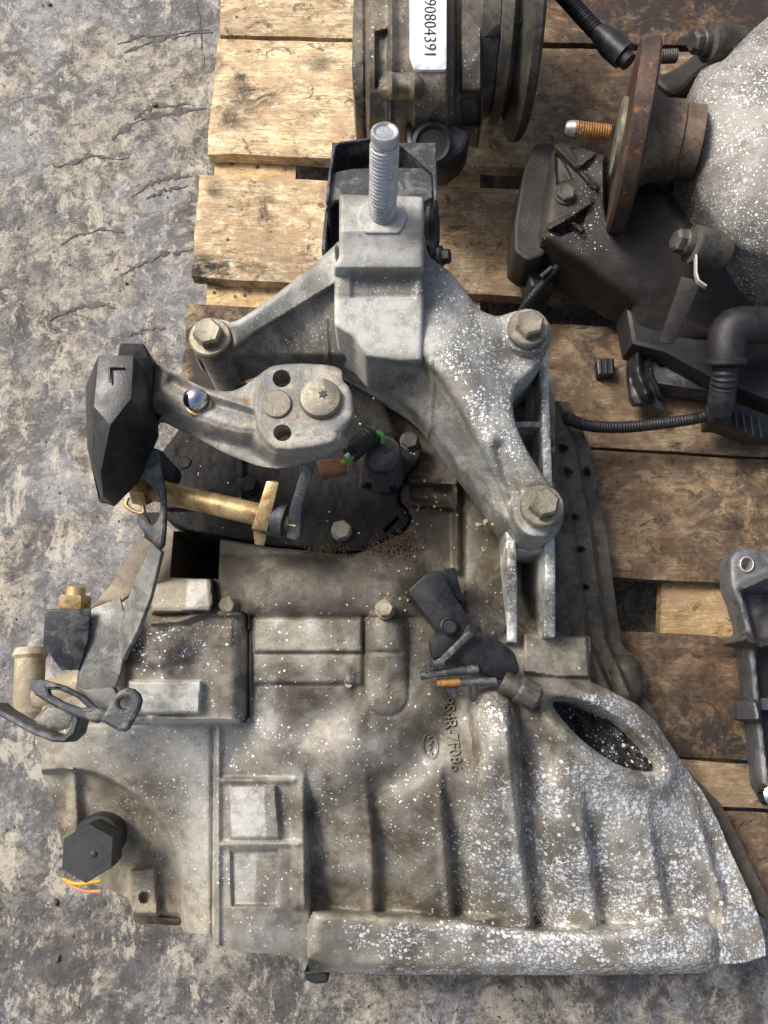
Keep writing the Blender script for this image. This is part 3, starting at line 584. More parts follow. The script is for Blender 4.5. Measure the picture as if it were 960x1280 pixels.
# two upright fins with cross webs, bright bare aluminium
for q, y0 in (([(673, 440), (684, 440), (690, 600), (694, 700), (694, 796), (680, 796), (681, 700), (679, 600)], 715), ([(631, 640), (643, 646), (646, 720), (646, 803), (633, 803), (634, 720)], 700)):
    relief('fin', q, lambda X, Y: .342-.040*ss((Y-y0)/85)-.0018*np.exp(-np.maximum(sdp(X, Y, q), 0)/1.3)+.0008*vn(X, Y, 6, 3), .235, M['fin'], gb, step=1.5, attrs={'speck': lambda X, Y: .4+0*X, 'clean_lit': lambda X, Y: .5*ga(X, Y, 686, 680, 10, 90)})
slab('fin_web', [(642, 526), (682, 526), (682, 534), (642, 534)], .335, .25, M['fin'], gb, .0015)
slab('fin_web', [(643, 668), (682, 668), (682, 690), (643, 690)], .325, .25, M['fin'], gb, .004)

# cast markings
text_on('casting_number', '9S4R-7F086', 552, 872, 21, 83, bodyz, .0032, M['cast'], gb, .003, .92)
def ring_on(name, cx, cy, a, b, wd, eps, mat, rot=0, n=40):
    V = []; Fc = []
    for k in range(n):
        for (s_, e_) in ((1, eps), (1-wd/a, eps), (1-wd/a, -.001), (1, -.001)):
            u = a*s_*cos(2*pi*k/n); v = b*s_*sin(2*pi*k/n); x = cx+u*cos(rot)-v*sin(rot); y = cy+u*sin(rot)+v*cos(rot)
            V.append(P(x, y, float(bodyz(np.array([x]), np.array([y]))[0])+e_))
    for k in range(n):
        for j in range(4): Fc.append((k*4+j, k*4+(j+1) % 4, ((k+1) % n)*4+(j+1) % 4, ((k+1) % n)*4+j))
    return from_data(name, V, Fc, mat, gb, 40)
ring_on('oval_emblem', 538, 932, 10, 17, 1.6, .0016, M['cast'], radians(-6))
def on(x, y, e=.0012): return P(x, y, float(bodyz(np.array([x]), np.array([y]))[0])+e)
tube('emblem_script', [on(x, y) for x, y in ((541, 920), (536, 921), (535, 925), (540, 926), (538, 929), (536, 931), (539, 933), (538, 936), (536, 938), (539, 940), (540, 944))], .0009, M['cast'], gb, 6, sub=4)
for x, y in ((481, 762), (286, 758)):
    bolt(gb, x, y, float(bodyz(np.array([x*1.]), np.array([y*1.]))[0])+.002, 11, .012, M['case'], 1.15, .003, roll=.1)
slab('casting_pin', circ(436, 850, 6, 10), .341, .325, M['case'], gb, .001)

# breather plug, big black hexagon
pz = .262
s_ = (P(111, 1066, pz+.02)-P(110, 1066, pz+.02)).length*.88
pt = P(103, 1065, pz+.022)
pb = Vector((pt.x, pt.y, pz-.03)); mtx = frame(pb, (.10, -.02, 1), radians(12))
pl_ = lathe('breather_plug', [(38*s_, 0), (38*s_, .018), (39*s_, .020), (40*s_, .022), (40*s_, .050), (38.5*s_, .052), (8*s_, .0525)], mtx, M['plug'], gb, 6, 20)
lathe('plug_pip', [(.003, .0525), (.003, .0537), (.0018, .0542)], mtx @ Matrix.Translation((-.001, -.006, 0)), M['plug'], pl_, 14)
lathe('plug_collar', [(36*s_, -.02), (36*s_, .006), (33*s_, .01)], mtx @ Matrix.Translation((.006, .002, -.002)), M['plug'], pl_, 28)
tube('yellow_wire', [P(78, 1098, .235), P(92, 1104, .235), P(108, 1104, .235), P(126, 1101, .232)], .0019, M['yellow'], gb, 8)
tube('pink_wire', [P(80, 1100, .232), P(92, 1108, .232), P(108, 1114, .230), P(126, 1114, .228)], .0019, M['peach'], gb, 8)
facets('lower_lip', [(165, 1143, .165), (225, 1150, .165), (226, 1158, .16), (168, 1154, .16)], [(0, 1, 2, 3)], .006, M['hub'], gb)

# cream coloured end tubes at the left edge
lathe('breather_tube', [(.017, 0), (.019, .012), (.016, .016), (.016, .07), (.019, .074), (.016, .082)], frame(P(35, 905, .25), P(38, 818, .25)-P(35, 905, .25)), M['cream'], gb, 24)
lathe('side_tube', [(.015, 0), (.017, .05), (.024, .07)], frame(P(48, 872, .25), P(112, 852, .26)-P(48, 872, .25)), M['cream'], gb, 24)
slab('end_cover', [(44, 905), (60, 850), (100, 838), (150, 830), (190, 800), (180, 902), (60, 925)], .262, .2, M['cream'], gb, .006, soft=1)

# ------------------------------------------------------------------ aluminium mount bracket
BR = [(239, 428), (240, 412), (250, 402), (264, 398), (280, 400), (291, 404), (318, 388), (350, 364), (385, 336), (416, 309), (424, 300), (530, 285), (534, 318), (546, 328), (566, 342), (580, 362), (598, 386), (607, 391), (622, 396), (634, 392), (648, 388), (664, 387), (680, 394), (689, 408), (689, 424), (684, 440), (674, 456), (660, 470), (648, 480), (641, 494), (641, 515), (648, 540), (660, 565), (676, 590), (693, 612), (704, 630), (705, 648), (697, 664), (682, 675), (664, 677), (648, 671), (637, 660), (622, 642), (603, 622), (582, 596), (562, 570), (545, 548), (536, 535), (520, 518), (500, 505), (478, 494), (455, 482), (430, 470), (380, 462), (340, 466), (308, 474), (292, 484), (262, 476), (248, 458)]
brbase = rbf([(263, 425, .36), (300, 420, .365), (340, 390, .38), (400, 340, .41), (430, 300, .42), (530, 300, .42), (570, 350, .415), (600, 395, .41), (655, 410, .40), (640, 450, .395), (570, 440, .425),
 (590, 500, .42), (610, 560, .41), (640, 520, .405), (670, 630, .395), (690, 660, .38), (300, 460, .325), (360, 450, .345), (430, 455, .365), (480, 480, .375), (530, 520, .375), (570, 575, .37), (620, 635, .37), (660, 670, .375), (430, 400, .405), (340, 425, .36), (400, 400, .385)])
RIDGE = [(538, 455), (556, 480), (580, 520), (604, 565), (625, 605), (638, 640)]
def brz(X, Y):
    Z = brbase(X, Y)
    # bright raised lip of the left arm
    s = sdp(X, Y, [(282, 410), (420, 306), (424, 352), (372, 384), (318, 418), (292, 438)]); Z = Z+.016*ss((s+2)/4)
    # crest between the top face and the inner flank of the right arm
    xs = np.interp(Y, [p[1] for p in RIDGE], [p[0] for p in RIDGE]); d = xs-X
    Z = Z-ss((Y-440)/30)*ss((650-Y)/25)*(.010*ss(d/5)+.0009*np.clip(d, 0, 60)*.42)-.003*np.exp(-((d-1)/3)**2)*ss((Y-450)/10)
    s = sdp(X, Y, [(528, 455), (536, 462), (541, 540), (534, 536)]); Z = Z+.004*np.exp(-(dl(X, Y, [(538, 452), (541, 480), (537, 535)])/3.5)**2)
    # bosses
    for (x, y, r, h) in ((264, 424, 24, .006), (660, 412, 28, .005), (674, 640, 31, .008)):
        s = r-np.hypot(X-x, Y-y); Z = np.where(s > -8, Z*(1-ss((s+8)/9))+ss((s+8)/9)*(float(brbase(np.array([x*1.]), np.array([y*1.]))[0])+h), Z)
    Z = Z-.010*np.exp(-(dl(X, Y, [(624, 560), (642, 625)])/8)**2)*ss((640-Y)/10)
    Z = Z+.003*np.exp(-(dl(X, Y, [(408, 398), (410, 455)])/2.5)**2)
    s = sdp(X, Y, chaikin(BR, 1)); Z = Z-.006*np.exp(-np.maximum(s, 0)/2.5)
    return Z+.0002*vn(X, Y, 14, 11)+.0005*vn(X, Y, 50, 12)
def brs(X, Y): return .02+.75*ss((X-535)/12)*ss(sdp(X, Y, [(535, 300), (700, 400), (700, 660), (640, 650), (600, 560), (560, 470), (535, 455)])/12)*ga(X, Y, 590, 500, 90, 150)+.15*ga(X, Y, 410, 420, 60, 40)+.3*ga(X, Y, 560, 600, 80, 90)*0+.25*ga(X, Y, 330, 440, 40, 30)
mb = relief('mount_bracket', chaikin(BR, 1), brz, lambda x, y: .30+0*x, M['bracket'], gb, step=1.6, attrs={'speck': brs, 'dirt': lambda X, Y: .45*ga(X, Y, 270, 470, 40, 20)+.3*ga(X, Y, 400, 430, 80, 20)}, ang=50)
for (x, y, z, rp, h, dz) in ((263, 417, .372, 18.5, .018, 0), (660, 405, .410, 18, .016, 0), (677, 627, .410, 19, .018, 0)):
    bolt(mb, x, y+6, z, rp, h, M['boltd'], 1.42, .005, roll=.25, dome=.01)
for (x, y, z0, r) in ((264, 428, .20, 24), (661, 416, .24, 24), (676, 648, .2, 30)):
    s_ = (P(x+1, y, z0)-P(x, y, z0)).length; q = P(x, y, .365); lathe('boss', [(r*.00078, 0), (r*.00074, .36-z0)], frame(Vector((q.x, q.y, z0)), UP), M['bracket'], mb, 30)
# the two-stepped block that carries the stud
BT = chaikin([(424, 243), (530, 245), (530, 291), (424, 289)], 0)
def rr(pts, r, n=4):                               # polygon with rounded corners
    o = []; m = len(pts)
    for i in range(m):
        a, b, c = Vector(pts[i-1]), Vector(pts[i]), Vector(pts[(i+1) % m]); u = (a-b).normalized(); v = (c-b).normalized()
        for k in range(n+1):
            t = k/n; p0 = b+u*r; p1 = b+v*r; q = p0*(1-t)**2+b*2*t*(1-t)+p1*t*t; o.append((q.x, q.y))
    return o
BLK = rr([(424, 243), (530, 246), (530, 335), (528, 452), (500, 453), (458, 447), (442, 424), (418, 408), (418, 330), (424, 322)], 5)
def bkz(X, Y):
    Z = np.interp(Y, [240, 289, 294, 334, 346, 366, 374, 455], [.478, .478, .476, .4615, .446, .4435, .440, .418])
    Z = np.where((Y > 338) & (Y < 372), Z-.004*ss((X-436)/8)*ss((522-X)/8), Z)
    d = np.hypot(X-478, (Y-272)*1.15); Z = Z+.0016*(d < 30)*(Y < 292)
    return Z-.004*np.exp(-np.maximum(sdp(X, Y, BLK), 0)/1.6)+.0002*vn(X, Y, 12, 21)
relief('stud_block', BLK, bkz, .34, M['bracket'], mb, step=1.4, attrs={'speck': lambda X, Y: .12*ss((Y-300)/20), 'clean_lit': lambda X, Y: .6*ga(X, Y, 478, 272, 46, 24)+.75*ga(X, Y, 475, 318, 60, 18)+.85*ss((Y-366)/8)*ss((460-Y)/30), 'dirt': lambda X, Y: .45*ga(X, Y, 480, 356, 50, 8)}, ang=60)  # front tiers paled as if lit, step between painted shaded; pale ring round stud
so = P(478, 268, .478); top = P(481, 170, .565)
mt_ = frame(so, top-so); L = (top-so).length
sp_ = thread_mesh('stud', .0134, L*.93, .0042, mt_, M['stud'], mb)
lathe('stud_tip', [(.0112, 0), (.0102, .002), (.0122, .004), (.0126, .010), (.0116, .012), (.0100, .0122), (.008, .0105)], mt_ @ Matrix.Translation((0, 0, L*.92)), M['stud'], sp_, 28)
# black sheet shroud behind the block
facets('shroud', [(418, 182, .47), (470, 172, .475), (500, 177, .475), (538, 211, .47), (536, 250, .44), (408, 262, .43), (414, 214, .45)], [(0, 1, 2, 3, 4, 5, 6)], .002, M['bsteel'], mb, 0)
bpy.data.objects.remove(bpy.data.objects['shroud'])
def wall(name, pts, z0, z1, th, mat, parent, bevel=.0008):
    """upright sheet following a pixel line traced at its top height"""
    W = [P(x, y, z1) for x, y in pts]; V = []; n = len(W)
    for i, p in enumerate(W):
        d = (W[min(i+1, n-1)]-W[max(i-1, 0)]).normalized(); q = Vector((-d.y, d.x, 0)).normalized()*th/2
        for (s, z) in ((1, z1), (-1, z1), (-1, z0), (1, z0)): V.append((p.x+q.x*s, p.y+q.y*s, z))
    Fc = [(0, 1, 2, 3), tuple((n-1)*4+k for k in (3, 2, 1, 0))]
    for i in range(n-1):
        for j in range(4): Fc.append((i*4+j, i*4+(j+1) % 4, (i+1)*4+(j+1) % 4, (i+1)*4+j))
    return from_data(name, V, Fc, mat, parent, 30, bevel, 1)
sh = wall('shroud', [(409, 252), (413, 212), (418, 183), (424, 178), (470, 172), (494, 175), (516, 192), (537, 211), (543, 216), (545, 250)], .37, .455, .003, M['bsteel'], mb)
slab('shroud_plate', [(412, 216), (440, 210), (490, 208), (541, 210), (541, 246), (531, 252), (420, 250), (407, 262), (408, 232)], .449, .443, M['bsteel'], sh, .002)
slab('shroud_floor', [(415, 178), (545, 178), (548, 320), (410, 320)], .385, .375, M['bsteel'], sh, .001)
slab('shroud_side', [(531, 245), (544, 240), (550, 262), (550, 310), (531, 330)], .40, .30, M['rubber'], sh, .004, soft=1)
wall('shroud_flange', [(409, 262), (407, 280), (404, 312)], .33, .415, .004, M['bsteel'], sh)
lathe('side_nut', [(.012, 0), (.0125, .001), (.0125, .009), (.010, .0105), (.008, .011), (.008, .018), (.006, .0185)], frame(P(542, 322, .385), (1, -.12, .35), .3), M['boltg'], mb, 6, 20)

# ------------------------------------------------------------------ counterweight lever
LV = [(180, 440), (190, 452), (215, 465), (238, 477), (262, 487), (286, 490), (302, 485), (318, 473), (335, 460), (345, 456), (380, 454), (418, 457), (428, 463), (427, 475), (437, 484), (442, 500), (442, 522), (437, 531), (430, 541), (436, 550), (434, 560), (402, 574), (385, 579), (351, 586), (325, 583), (308, 577), (280, 566), (255, 552), (235, 542), (215, 533), (203, 526), (194, 535), (180, 530)]
LTOP = [(170, 430), (190, 452), (215, 465), (238, 477), (262, 487), (286, 494), (302, 489), (318, 473), (335, 458), (345, 454), (380, 452), (418, 456), (430, 463), (428, 475), (438, 484), (442, 500), (442, 521), (432, 532), (424, 540), (422, 549), (416, 554), (392, 560), (364, 563), (347, 563), (330, 552), (318, 540), (300, 538), (270, 530), (240, 518), (205, 508), (170, 508)]
def lvz(X, Y):
    s = sdp(X, Y, LTOP); Z = .462-.030*ss(-s/22)-.0035*np.exp(-np.maximum(s, 0)/3.)*ss((Y-470)/30)
    pl = sdp(X, Y, chaikin([(323, 468), (344, 452), (430, 456), (445, 500), (440, 530), (424, 556), (350, 566), (330, 552), (320, 530), (317, 500)], 1))
    Z = Z+.007*ss((pl+3)/5)
    Z = Z-.008*np.exp(-(dl(X, Y, [(215, 478), (262, 505), (318, 520)])/7)**2)*(pl < 0)+.004*np.exp(-(dl(X, Y, [(196, 456), (262, 492), (318, 512)])/4)**2)*(pl < 0)
    Z = Z-.05*ss((290-X)/120)*.5
    return Z+.0002*vn(X, Y, 9, 31)+.0003*vn(X, Y, 26, 32)
lv = relief('shift_lever', chaikin(LV, 1), lvz, lambda x, y: .438-.025*ss((290-x)/120), M['lever'], gb, step=1.5, holes=[circ(352, 473, 11.5, 11), circ(353, 541, 11.5, 10.5)], attrs={'dirt': lambda X, Y: .45*ss((5-sdp(X, Y, LV))/5)+.8*ga(X, Y, 196, 490, 22, 60)+.4*ga(X, Y, 300, 570, 80, 14)}, ang=50)
lathe('pin_head', [(.0137, -.004), (.0135, .001), (.0125, .0018)], frame(P(346, 505, .470), UP), M['boltd'], lv, 32)
tb = lathe('torx_bolt', [(.0190, -.004), (.0195, .003), (.0180, .0075), (.0170, .008)], frame(P(401, 500, .468), UP), M['boltd'], lv, 36)
star = [(P(404, 497, .478).x*0+404+(6.2 if k % 2 == 0 else 3.6)*cos(pi*k/6+.3), 492+(6.2 if k % 2 == 0 else 3.6)*sin(pi*k/6+.3)*.95) for k in range(12)]
slab('torx_socket', star, .4768, .474, M['ink'], tb, .0002)
bl = lathe('ball_ring', [(.0125, 0), (.0135, .002), (.0125, .006), (.0100, .0065), (.009, .004)], frame(P(250, 506, .448), UP), M['zincy'], lv, 30)
lathe('ball_stud', [(.0085, 0)]+[(.0115*cos(radians(a)), .0115+.0115*sin(radians(a))) for a in range(-40, 90, 10)], frame(P(248, 505, .448), UP), M['chrome'], bl, 28, 60)
# moulded black weight at the lever's end
cw = facets('counterweight', [(123, 444, .50), (167, 444, .50), (164, 498, .50), (138, 531, .497), (117, 508, .497), (193, 538, .440), (172, 598, .432), (141, 631, .430), (129, 620, .455), (126, 590, .482), (107, 484, .452), (109, 560, .44), (126, 628, .42), (176, 459, .475), (118, 456, .475), (115, 575, .478)],
   [(0, 1, 2, 3, 4), (2, 5, 6, 7, 8, 9, 3), (4, 3, 9, 15), (15, 9, 8), (0, 4, 10, 14), (4, 15, 11, 10), (8, 7, 12), (15, 8, 12, 11), (1, 13, 5, 2)], 0, M['plastic'], lv, .0042, zbot=.424)
facets('weight_ledge', [(149, 428, .468), (180, 429, .468), (189, 450, .455), (193, 522, .43), (188, 540, .425), (172, 470, .466), (165, 448, .468), (146, 446, .468)], [(0, 1, 2, 6, 7), (2, 3, 4, 5), (2, 5, 6)], 0, M['plastic'], lv, .0015, zbot=.415)
tube('cast_letter', [P(155, 459, .5012), P(138, 459, .5012), P(137, 460, .5012), P(137, 478, .5012)], .0011, M['bsteel'], cw, 6, sub=2)
# rust coloured pad and link under the lever
slab('rusty_pad', rr([(395, 574), (430, 570), (434, 588), (400, 596)], 6), .368, .350, M['copper'], lv, .003)

# ------------------------------------------------------------------ selector shaft with its links
ra, rb_ = P(170, 607, .385), P(372, 655, .40)
m_ = frame(ra, rb_-ra); LL = (rb_-ra).length
shf = lathe('selector_shaft', [(.0100, 0), (.0112, .002), (.0112, LL*.80), (.0105, LL*.81)], m_, M['zincy'], gb, 28)
lathe('shaft_nut', [(.017, 0), (.0185, .002), (.0185, .014), (.017, .016)], m_ @ Matrix.Translation((0, 0, .001)), M['zincy'], shf, 6, 20)
lathe('shaft_bush', [(.0165, LL*.80), (.0170, LL*.81), (.0170, LL*.93), (.0155, LL*.935)], m_, M['bsteel'], shf, 30)
lathe('shaft_end', [(.0085, LL*.93), (.0085, LL*1.0), (.007, LL*1.01)], m_, M['zincy'], shf, 6, 20)
facets('square_link', [(333, 601, .425), (349, 603, .425), (334, 664, .41), (314, 661, .41), (316, 664, .385), (334, 668, .385), (350, 606, .395), (330, 683, .375), (318, 681, .375)], [(0, 1, 2, 3), (3, 2, 5, 4), (1, 6, 5, 2), (4, 5, 7, 8)], .006, M['zincy'], shf, .0012)
facets('flat_link', [(380, 577, .43), (395, 576, .43), (378, 632, .415), (374, 678, .40), (357, 672, .40), (362, 634, .415)], [(0, 1, 2, 5), (5, 2, 3, 4)], .006, M['bsteel'], shf, .0015)

# selector fork at the left, black steel
fk = slab('selector_fork', [(184, 560), (192, 558), (201, 563), (200, 585), (206, 604), (208, 650), (204, 690), (188, 676), (170, 654), (169, 645), (176, 640), (183, 643), (189, 657), (196, 650), (199, 640), (199, 625), (194, 611), (184, 602), (176, 590), (172, 576), (177, 570)], .428, .420, M['bsteel'], gb, .003, soft=1)
slab('fork_pad', [(184, 560), (200, 560), (212, 575), (222, 584), (216, 600), (206, 602), (196, 590)], .385, .36, M['rubber'], fk, .003, soft=1)
tube('retaining_clip', [P(160, 622, .37), P(158, 632, .37), P(170, 640, .37), P(180, 640, .37), P(176, 626, .37)], .0022, M['zincy'], fk, 8)

# ------------------------------------------------------------------ cable bracket on the left
cb = facets('cable_bracket', [(113, 761, .375), (150, 747, .375), (160, 790, .372), (150, 842, .37), (140, 870, .368), (128, 893, .366), (94, 862, .366), (98, 830, .37), (97, 765, .374)], [(0, 1, 2, 3, 4, 5, 6, 7, 8)], .004, M['csteel'], gb, .001)
facets('standing_lip', [(190, 678, .435), (203, 690, .430), (188, 745, .428), (170, 790, .425), (151, 826, .42), (147, 800, .40), (153, 765, .40), (166, 730, .42)], [(0, 1, 2, 7), (7, 2, 3, 6), (6, 3, 4, 5)], .005, M['csteel'], cb, .0012)
facets('dark_wing', [(56, 762, .39), (92, 762, .39), (113, 761, .385), (110, 800, .378), (98, 838, .372), (76, 838, .37), (53, 806, .38)], [(0, 1, 2, 3, 4, 5, 6)], .004, M['bsteel'], cb, .0012)
facets('dusty_strap', [(174, 668, .33), (196, 682, .33), (160, 745, .345), (120, 772, .35), (108, 766, .35), (140, 728, .335)], [(0, 1, 2, 5), (5, 2, 3, 4)], .004, M['tan'], cb, .001)
lathe('bracket_nut', [(.014, 0), (.015, .001), (.015, .012), (.013, .014)], frame(P(93, 762, .372), (.05, 1, .15), .2), M['zincy'], cb, 6, 20)
lathe('nut_thread', [(.009, .012), (.009, .022), (.007, .023)], frame(P(93, 762, .372), (.05, 1, .15), .2), M['zincy'], cb, 18)
lp = slab('slotted_loop', [(37, 849), (52, 849), (80, 857), (105, 870), (120, 884), (133, 888), (138, 896), (120, 904), (95, 897), (60, 880), (42, 868), (36, 858)], .395, .386, M['bsteel'], cb, .0025, holes=[[(60, 862), (72, 862), (95, 872), (108, 884), (100, 885), (80, 878), (62, 868)]])
slab('holed_tab', [(124, 901), (143, 869), (149, 862), (158, 859), (167, 861), (174, 867), (177, 875), (175, 884), (161, 911), (155, 915), (147, 914)], .40, .392, M['bsteel'], cb, .003, holes=[circ(155, 879, 6.5, 7.5, 20)])
slab('inner_gusset', [(100, 862), (140, 858), (150, 872), (132, 892), (116, 884)], .372, .36, M['csteel'], cb, .002)
wall('hook', [(-12, 880), (0, 890), (20, 902), (45, 915), (66, 923), (80, 924), (90, 915), (94, 900), (93, 888)], .355, .385, .0062, M['bsteel'], cb, .0015)
facets('hook_plate', [(-8, 892, .365), (30, 905, .36), (62, 918, .36), (86, 910, .362), (92, 888, .365), (60, 884, .365), (44, 905, .362)], [(0, 1, 6), (1, 2, 3, 6), (6, 3, 4, 5)], .003, M['csteel'], cb, .0005)

# ------------------------------------------------------------------ reverse switch with cut wires on the cover
sw = lathe('switch', [(.022, 0), (.0215, .040), (.0190, .048), (.0150, .05)], frame(P(481, 597, .30), P(476, 560, .345)-P(481, 597, .30)), M['switch'], gb, 28)
sw2 = lathe('switch_cap', [(.0185, 0), (.0185, .014), (.0145, .018), (.012, .0185)], frame(P(477, 574, .345), (0.0, .03, 1)), M['switch'], sw, 28)
slab('cap_slot', [(477, 563), (489, 558), (491, 562), (479, 567)], .3642, .363, M['ink'], sw2, .0002)
tube('switch_plug', [P(470, 541, .368), P(455, 552, .37)], [.011, .0105], M['plastic'], sw, 12)
tube('wire_sleeve', [P(466, 544, .372), P(453, 553, .375), P(436, 569, .375)], .0098, M['rubber'], sw, 16, ribs=.0036, amp=.12)
for dx, dy, mm in ((0, 0, 'green'), (4, 3, 'green'), (-2, 4, 'yellow'), (3, -3, 'label')):
    tube('cut_wire', [P(441+dx, 564+dy, .380), P(434+dx, 570+dy, .381), P(429+dx, 575+dy, .382)], .0026, M[mm], sw, 8, sub=3)
tube('green_lead', [P(470, 540, .378), P(478, 545, .376), P(478, 553, .37)], .003, M['green'], sw, 8)

# ------------------------------------------------------------------ broken black harness clip lying on the housing
hc = facets('harness_clip', [(508, 738, .372), (530, 718, .378), (552, 711, .378), (571, 748, .368), (592, 780, .362), (560, 818, .356), (540, 826, .352), (536, 800, .356), (548, 790, .362)], [(0, 1, 2, 3, 8), (8, 3, 4, 7), (7, 4, 5, 6)], 0, M['plastic'], gb, .004, zbot=.338)
facets('clip_flap', [(550, 712, .362), (569, 709, .360), (574, 730, .357), (580, 752, .354), (572, 750, .357)], [(0, 1, 2, 3, 4)], 0, M['plastic'], hc, .001, zbot=.335)
facets('clip_body', [(586, 778, .370), (600, 790, .366), (628, 802, .362), (644, 816, .360), (651, 838, .355), (640, 850, .352), (618, 848, .352), (590, 838, .356), (560, 822, .360), (566, 812, .364)], [(0, 1, 2, 3, 9), (3, 4, 5, 6, 9), (9, 6, 7, 8)], 0, M['plastic'], hc, .003, zbot=.335)
lathe('clip_boss', [(.0085, 0), (.0085, .003), (.007, .004), (.006, .0025), (.003, .0025)], frame(P(561, 783, .364), UP), M['plastic'], hc, 24)
facets('clip_strap', [(585, 788, .378), (594, 793, .378), (556, 828, .372), (544, 838, .366), (536, 832, .366), (550, 822, .372)], [(0, 1, 2, 5), (5, 2, 3, 4)], .004, M['bsteel'], hc, .0012)
tube('clip_pin', [P(526, 845, .355), P(545, 842, .358), P(598, 836, .358)], .0042, M['bsteel'], hc, 10)
tube('orange_pin', [P(546, 854, .352), P(575, 853, .353)], .0042, M['orange'], hc, 10)
tube('steel_pin', [P(574, 853, .353), P(596, 852, .353), P(620, 852, .352)], .0040, M['bsteel'], hc, 10)
for k in range(5): tube('strap_tooth', [P(528+3*k, 833-2.4*k, .368), P(534+3*k, 843-2.4*k, .368)], .0011, M['bsteel'], hc, 6, sub=2)
facets('dart_clip', [(556, 858, .352), (574, 858, .352), (565, 877, .345)], [(0, 1, 2)], .006, M['bsteel'], hc, .0006)
tube('wire_loop', [P(588, 858, .35), P(588, 872, .35), P(592, 876, .35), P(596, 871, .35), P(596, 858, .35)], .0013, M['plastic'], hc, 6, sub=4)
st = lathe('stub_bolt', [(.011, 0), (.012, .004), (.009, .02), (.009, .026)], frame(P(628, 852, .35), P(648, 862, .352)-P(628, 852, .35)), M['boltg'], hc, 14)
lathe('stub_nut', [(.0120, 0), (.0135, .003), (.0135, .020), (.010, .024)], frame(P(646, 860, .352), P(668, 872, .350)-P(646, 860, .352)), M['boltg'], hc, 10, 20)

# ------------------------------------------------------------------ second gearbox at the top, with the sticker
g2 = empty('differential', P(560, 80, .14), 'dusty dark differential unit with white number sticker at the top edge', 'car part')
CY = 5.
def cyl(Y, zc, R, k=.00080): 
    t = np.clip((Y-CY)*k/R, -1, 1); return zc+R*np.sqrt(np.clip(1-t*t, .0, 1))
D2 = [(446, -60), (602, -60), (604, 60), (603, 155), (585, 168), (560, 172), (520, 170), (470, 166), (455, 158), (444, 130), (440, 90), (441, 20)]
def d2z(X, Y):
    Z = cyl(Y, .235, .135)
    Z = Z-.018*ss((462-X)/6)+.010*np.exp(-((X-490)/4.)**2)*ss((130-Y)/15)-.008*ss(sdp(X, Y, [(468, 40), (487, 34), (487, 110), (468, 112)])/3)
    Z = Z+.012*ss((X-512)/6)*ss((565-X)/8)-.020*ss((X-566)/5)+.012*ss((X-574)/4)*ss((603-X)/3)*ss((118-Y)/5)
    Z = Z+.022*np.sqrt(np.clip(1-(dl(X, Y, [(490, 108), (512, 108)])/18.)**2, 0, 1))+.006*np.exp(-(dl(X, Y, [(487, 128), (487, 160)])/3)**2)-.012*ss(sdp(X, Y, [(574, 122), (602, 118), (602, 158), (576, 158)])/4)
    Z = Z-.004*np.exp(-((X-457)/1.5)**2)-.004*np.exp(-((X-486)/1.3)**2)*ss((Y-120)/5)
    return Z+.0006*vn(X, Y, 16, 41)+.0004*vn(X, Y, 7, 42)
M['diff'] = metal('dusty_dark_casting', srgb(92, 88, 82), srgb(116, 108, 96), srgb(132, 118, 96), .5, .25, 40, speck=260, bump=.45, spot=.5)
relief('diff_housing', D2, d2z, .232, M['diff'], g2, step=2, attrs={'speck': lambda X, Y: .06+0*X, 'dirt': lambda X, Y: .5*ga(X, Y, 450, 120, 20, 60)+.3*ss((X-560)/20)}, ang=60)
LB = rr([(512, -60), (558, -60), (558, 87), (520, 87), (512, 72)], 4)
lab = relief('sticker', LB, lambda X, Y: d2z(X, Y)+.0022, .30, M['label'], g2, step=2)
for v in lab.data.vertices: pass
text_on('sticker_number', '90804391', 530, -2, 22, 90, d2z, .0030, M['ink'], lab, .0006, .84, -.012)
axo = P(590, 26, .285); axm = frame(Vector((P(586, 5, .25).x, axo.y, .285)), (1, 0, 0))
x0_ = P(600, 5, .262).x; k_ = P(601, 5, .262).x-P(600, 5, .262).x
lathe('output_stub', [(.10, -.02), (.118, 0), (.118, 20*k_), (.112, 22*k_)], axm, M['diff'], g2, 56)
lathe('output_hub', [(.108, 20*k_), (.125, 22*k_), (.125, 34*k_), (.118, 36*k_), (.108, 44*k_)], axm, M['diff'], g2, 56)
lathe('output_flange', [(.110, 40*k_), (.120, 46*k_), (.128, 49*k_), (.142, 52*k_), (.147, 54*k_), (.147, 62*k_), (.141, 66*k_), (.05, 66*k_)], axm, M['boltg'], g2, 64)
slab('drain_boss', rr([(506, 150), (556, 146), (590, 162), (582, 186), (560, 203), (524, 204), (508, 180)], 8), .30, .25, M['plastic'], g2, .006)
lathe('drain_plug', [(.026, -.01), (.026, .008), (.021, .012), (.017, .008)], frame(P(540, 182, .302), (.02, -.45, .88)), M['rubber'], g2, 30)

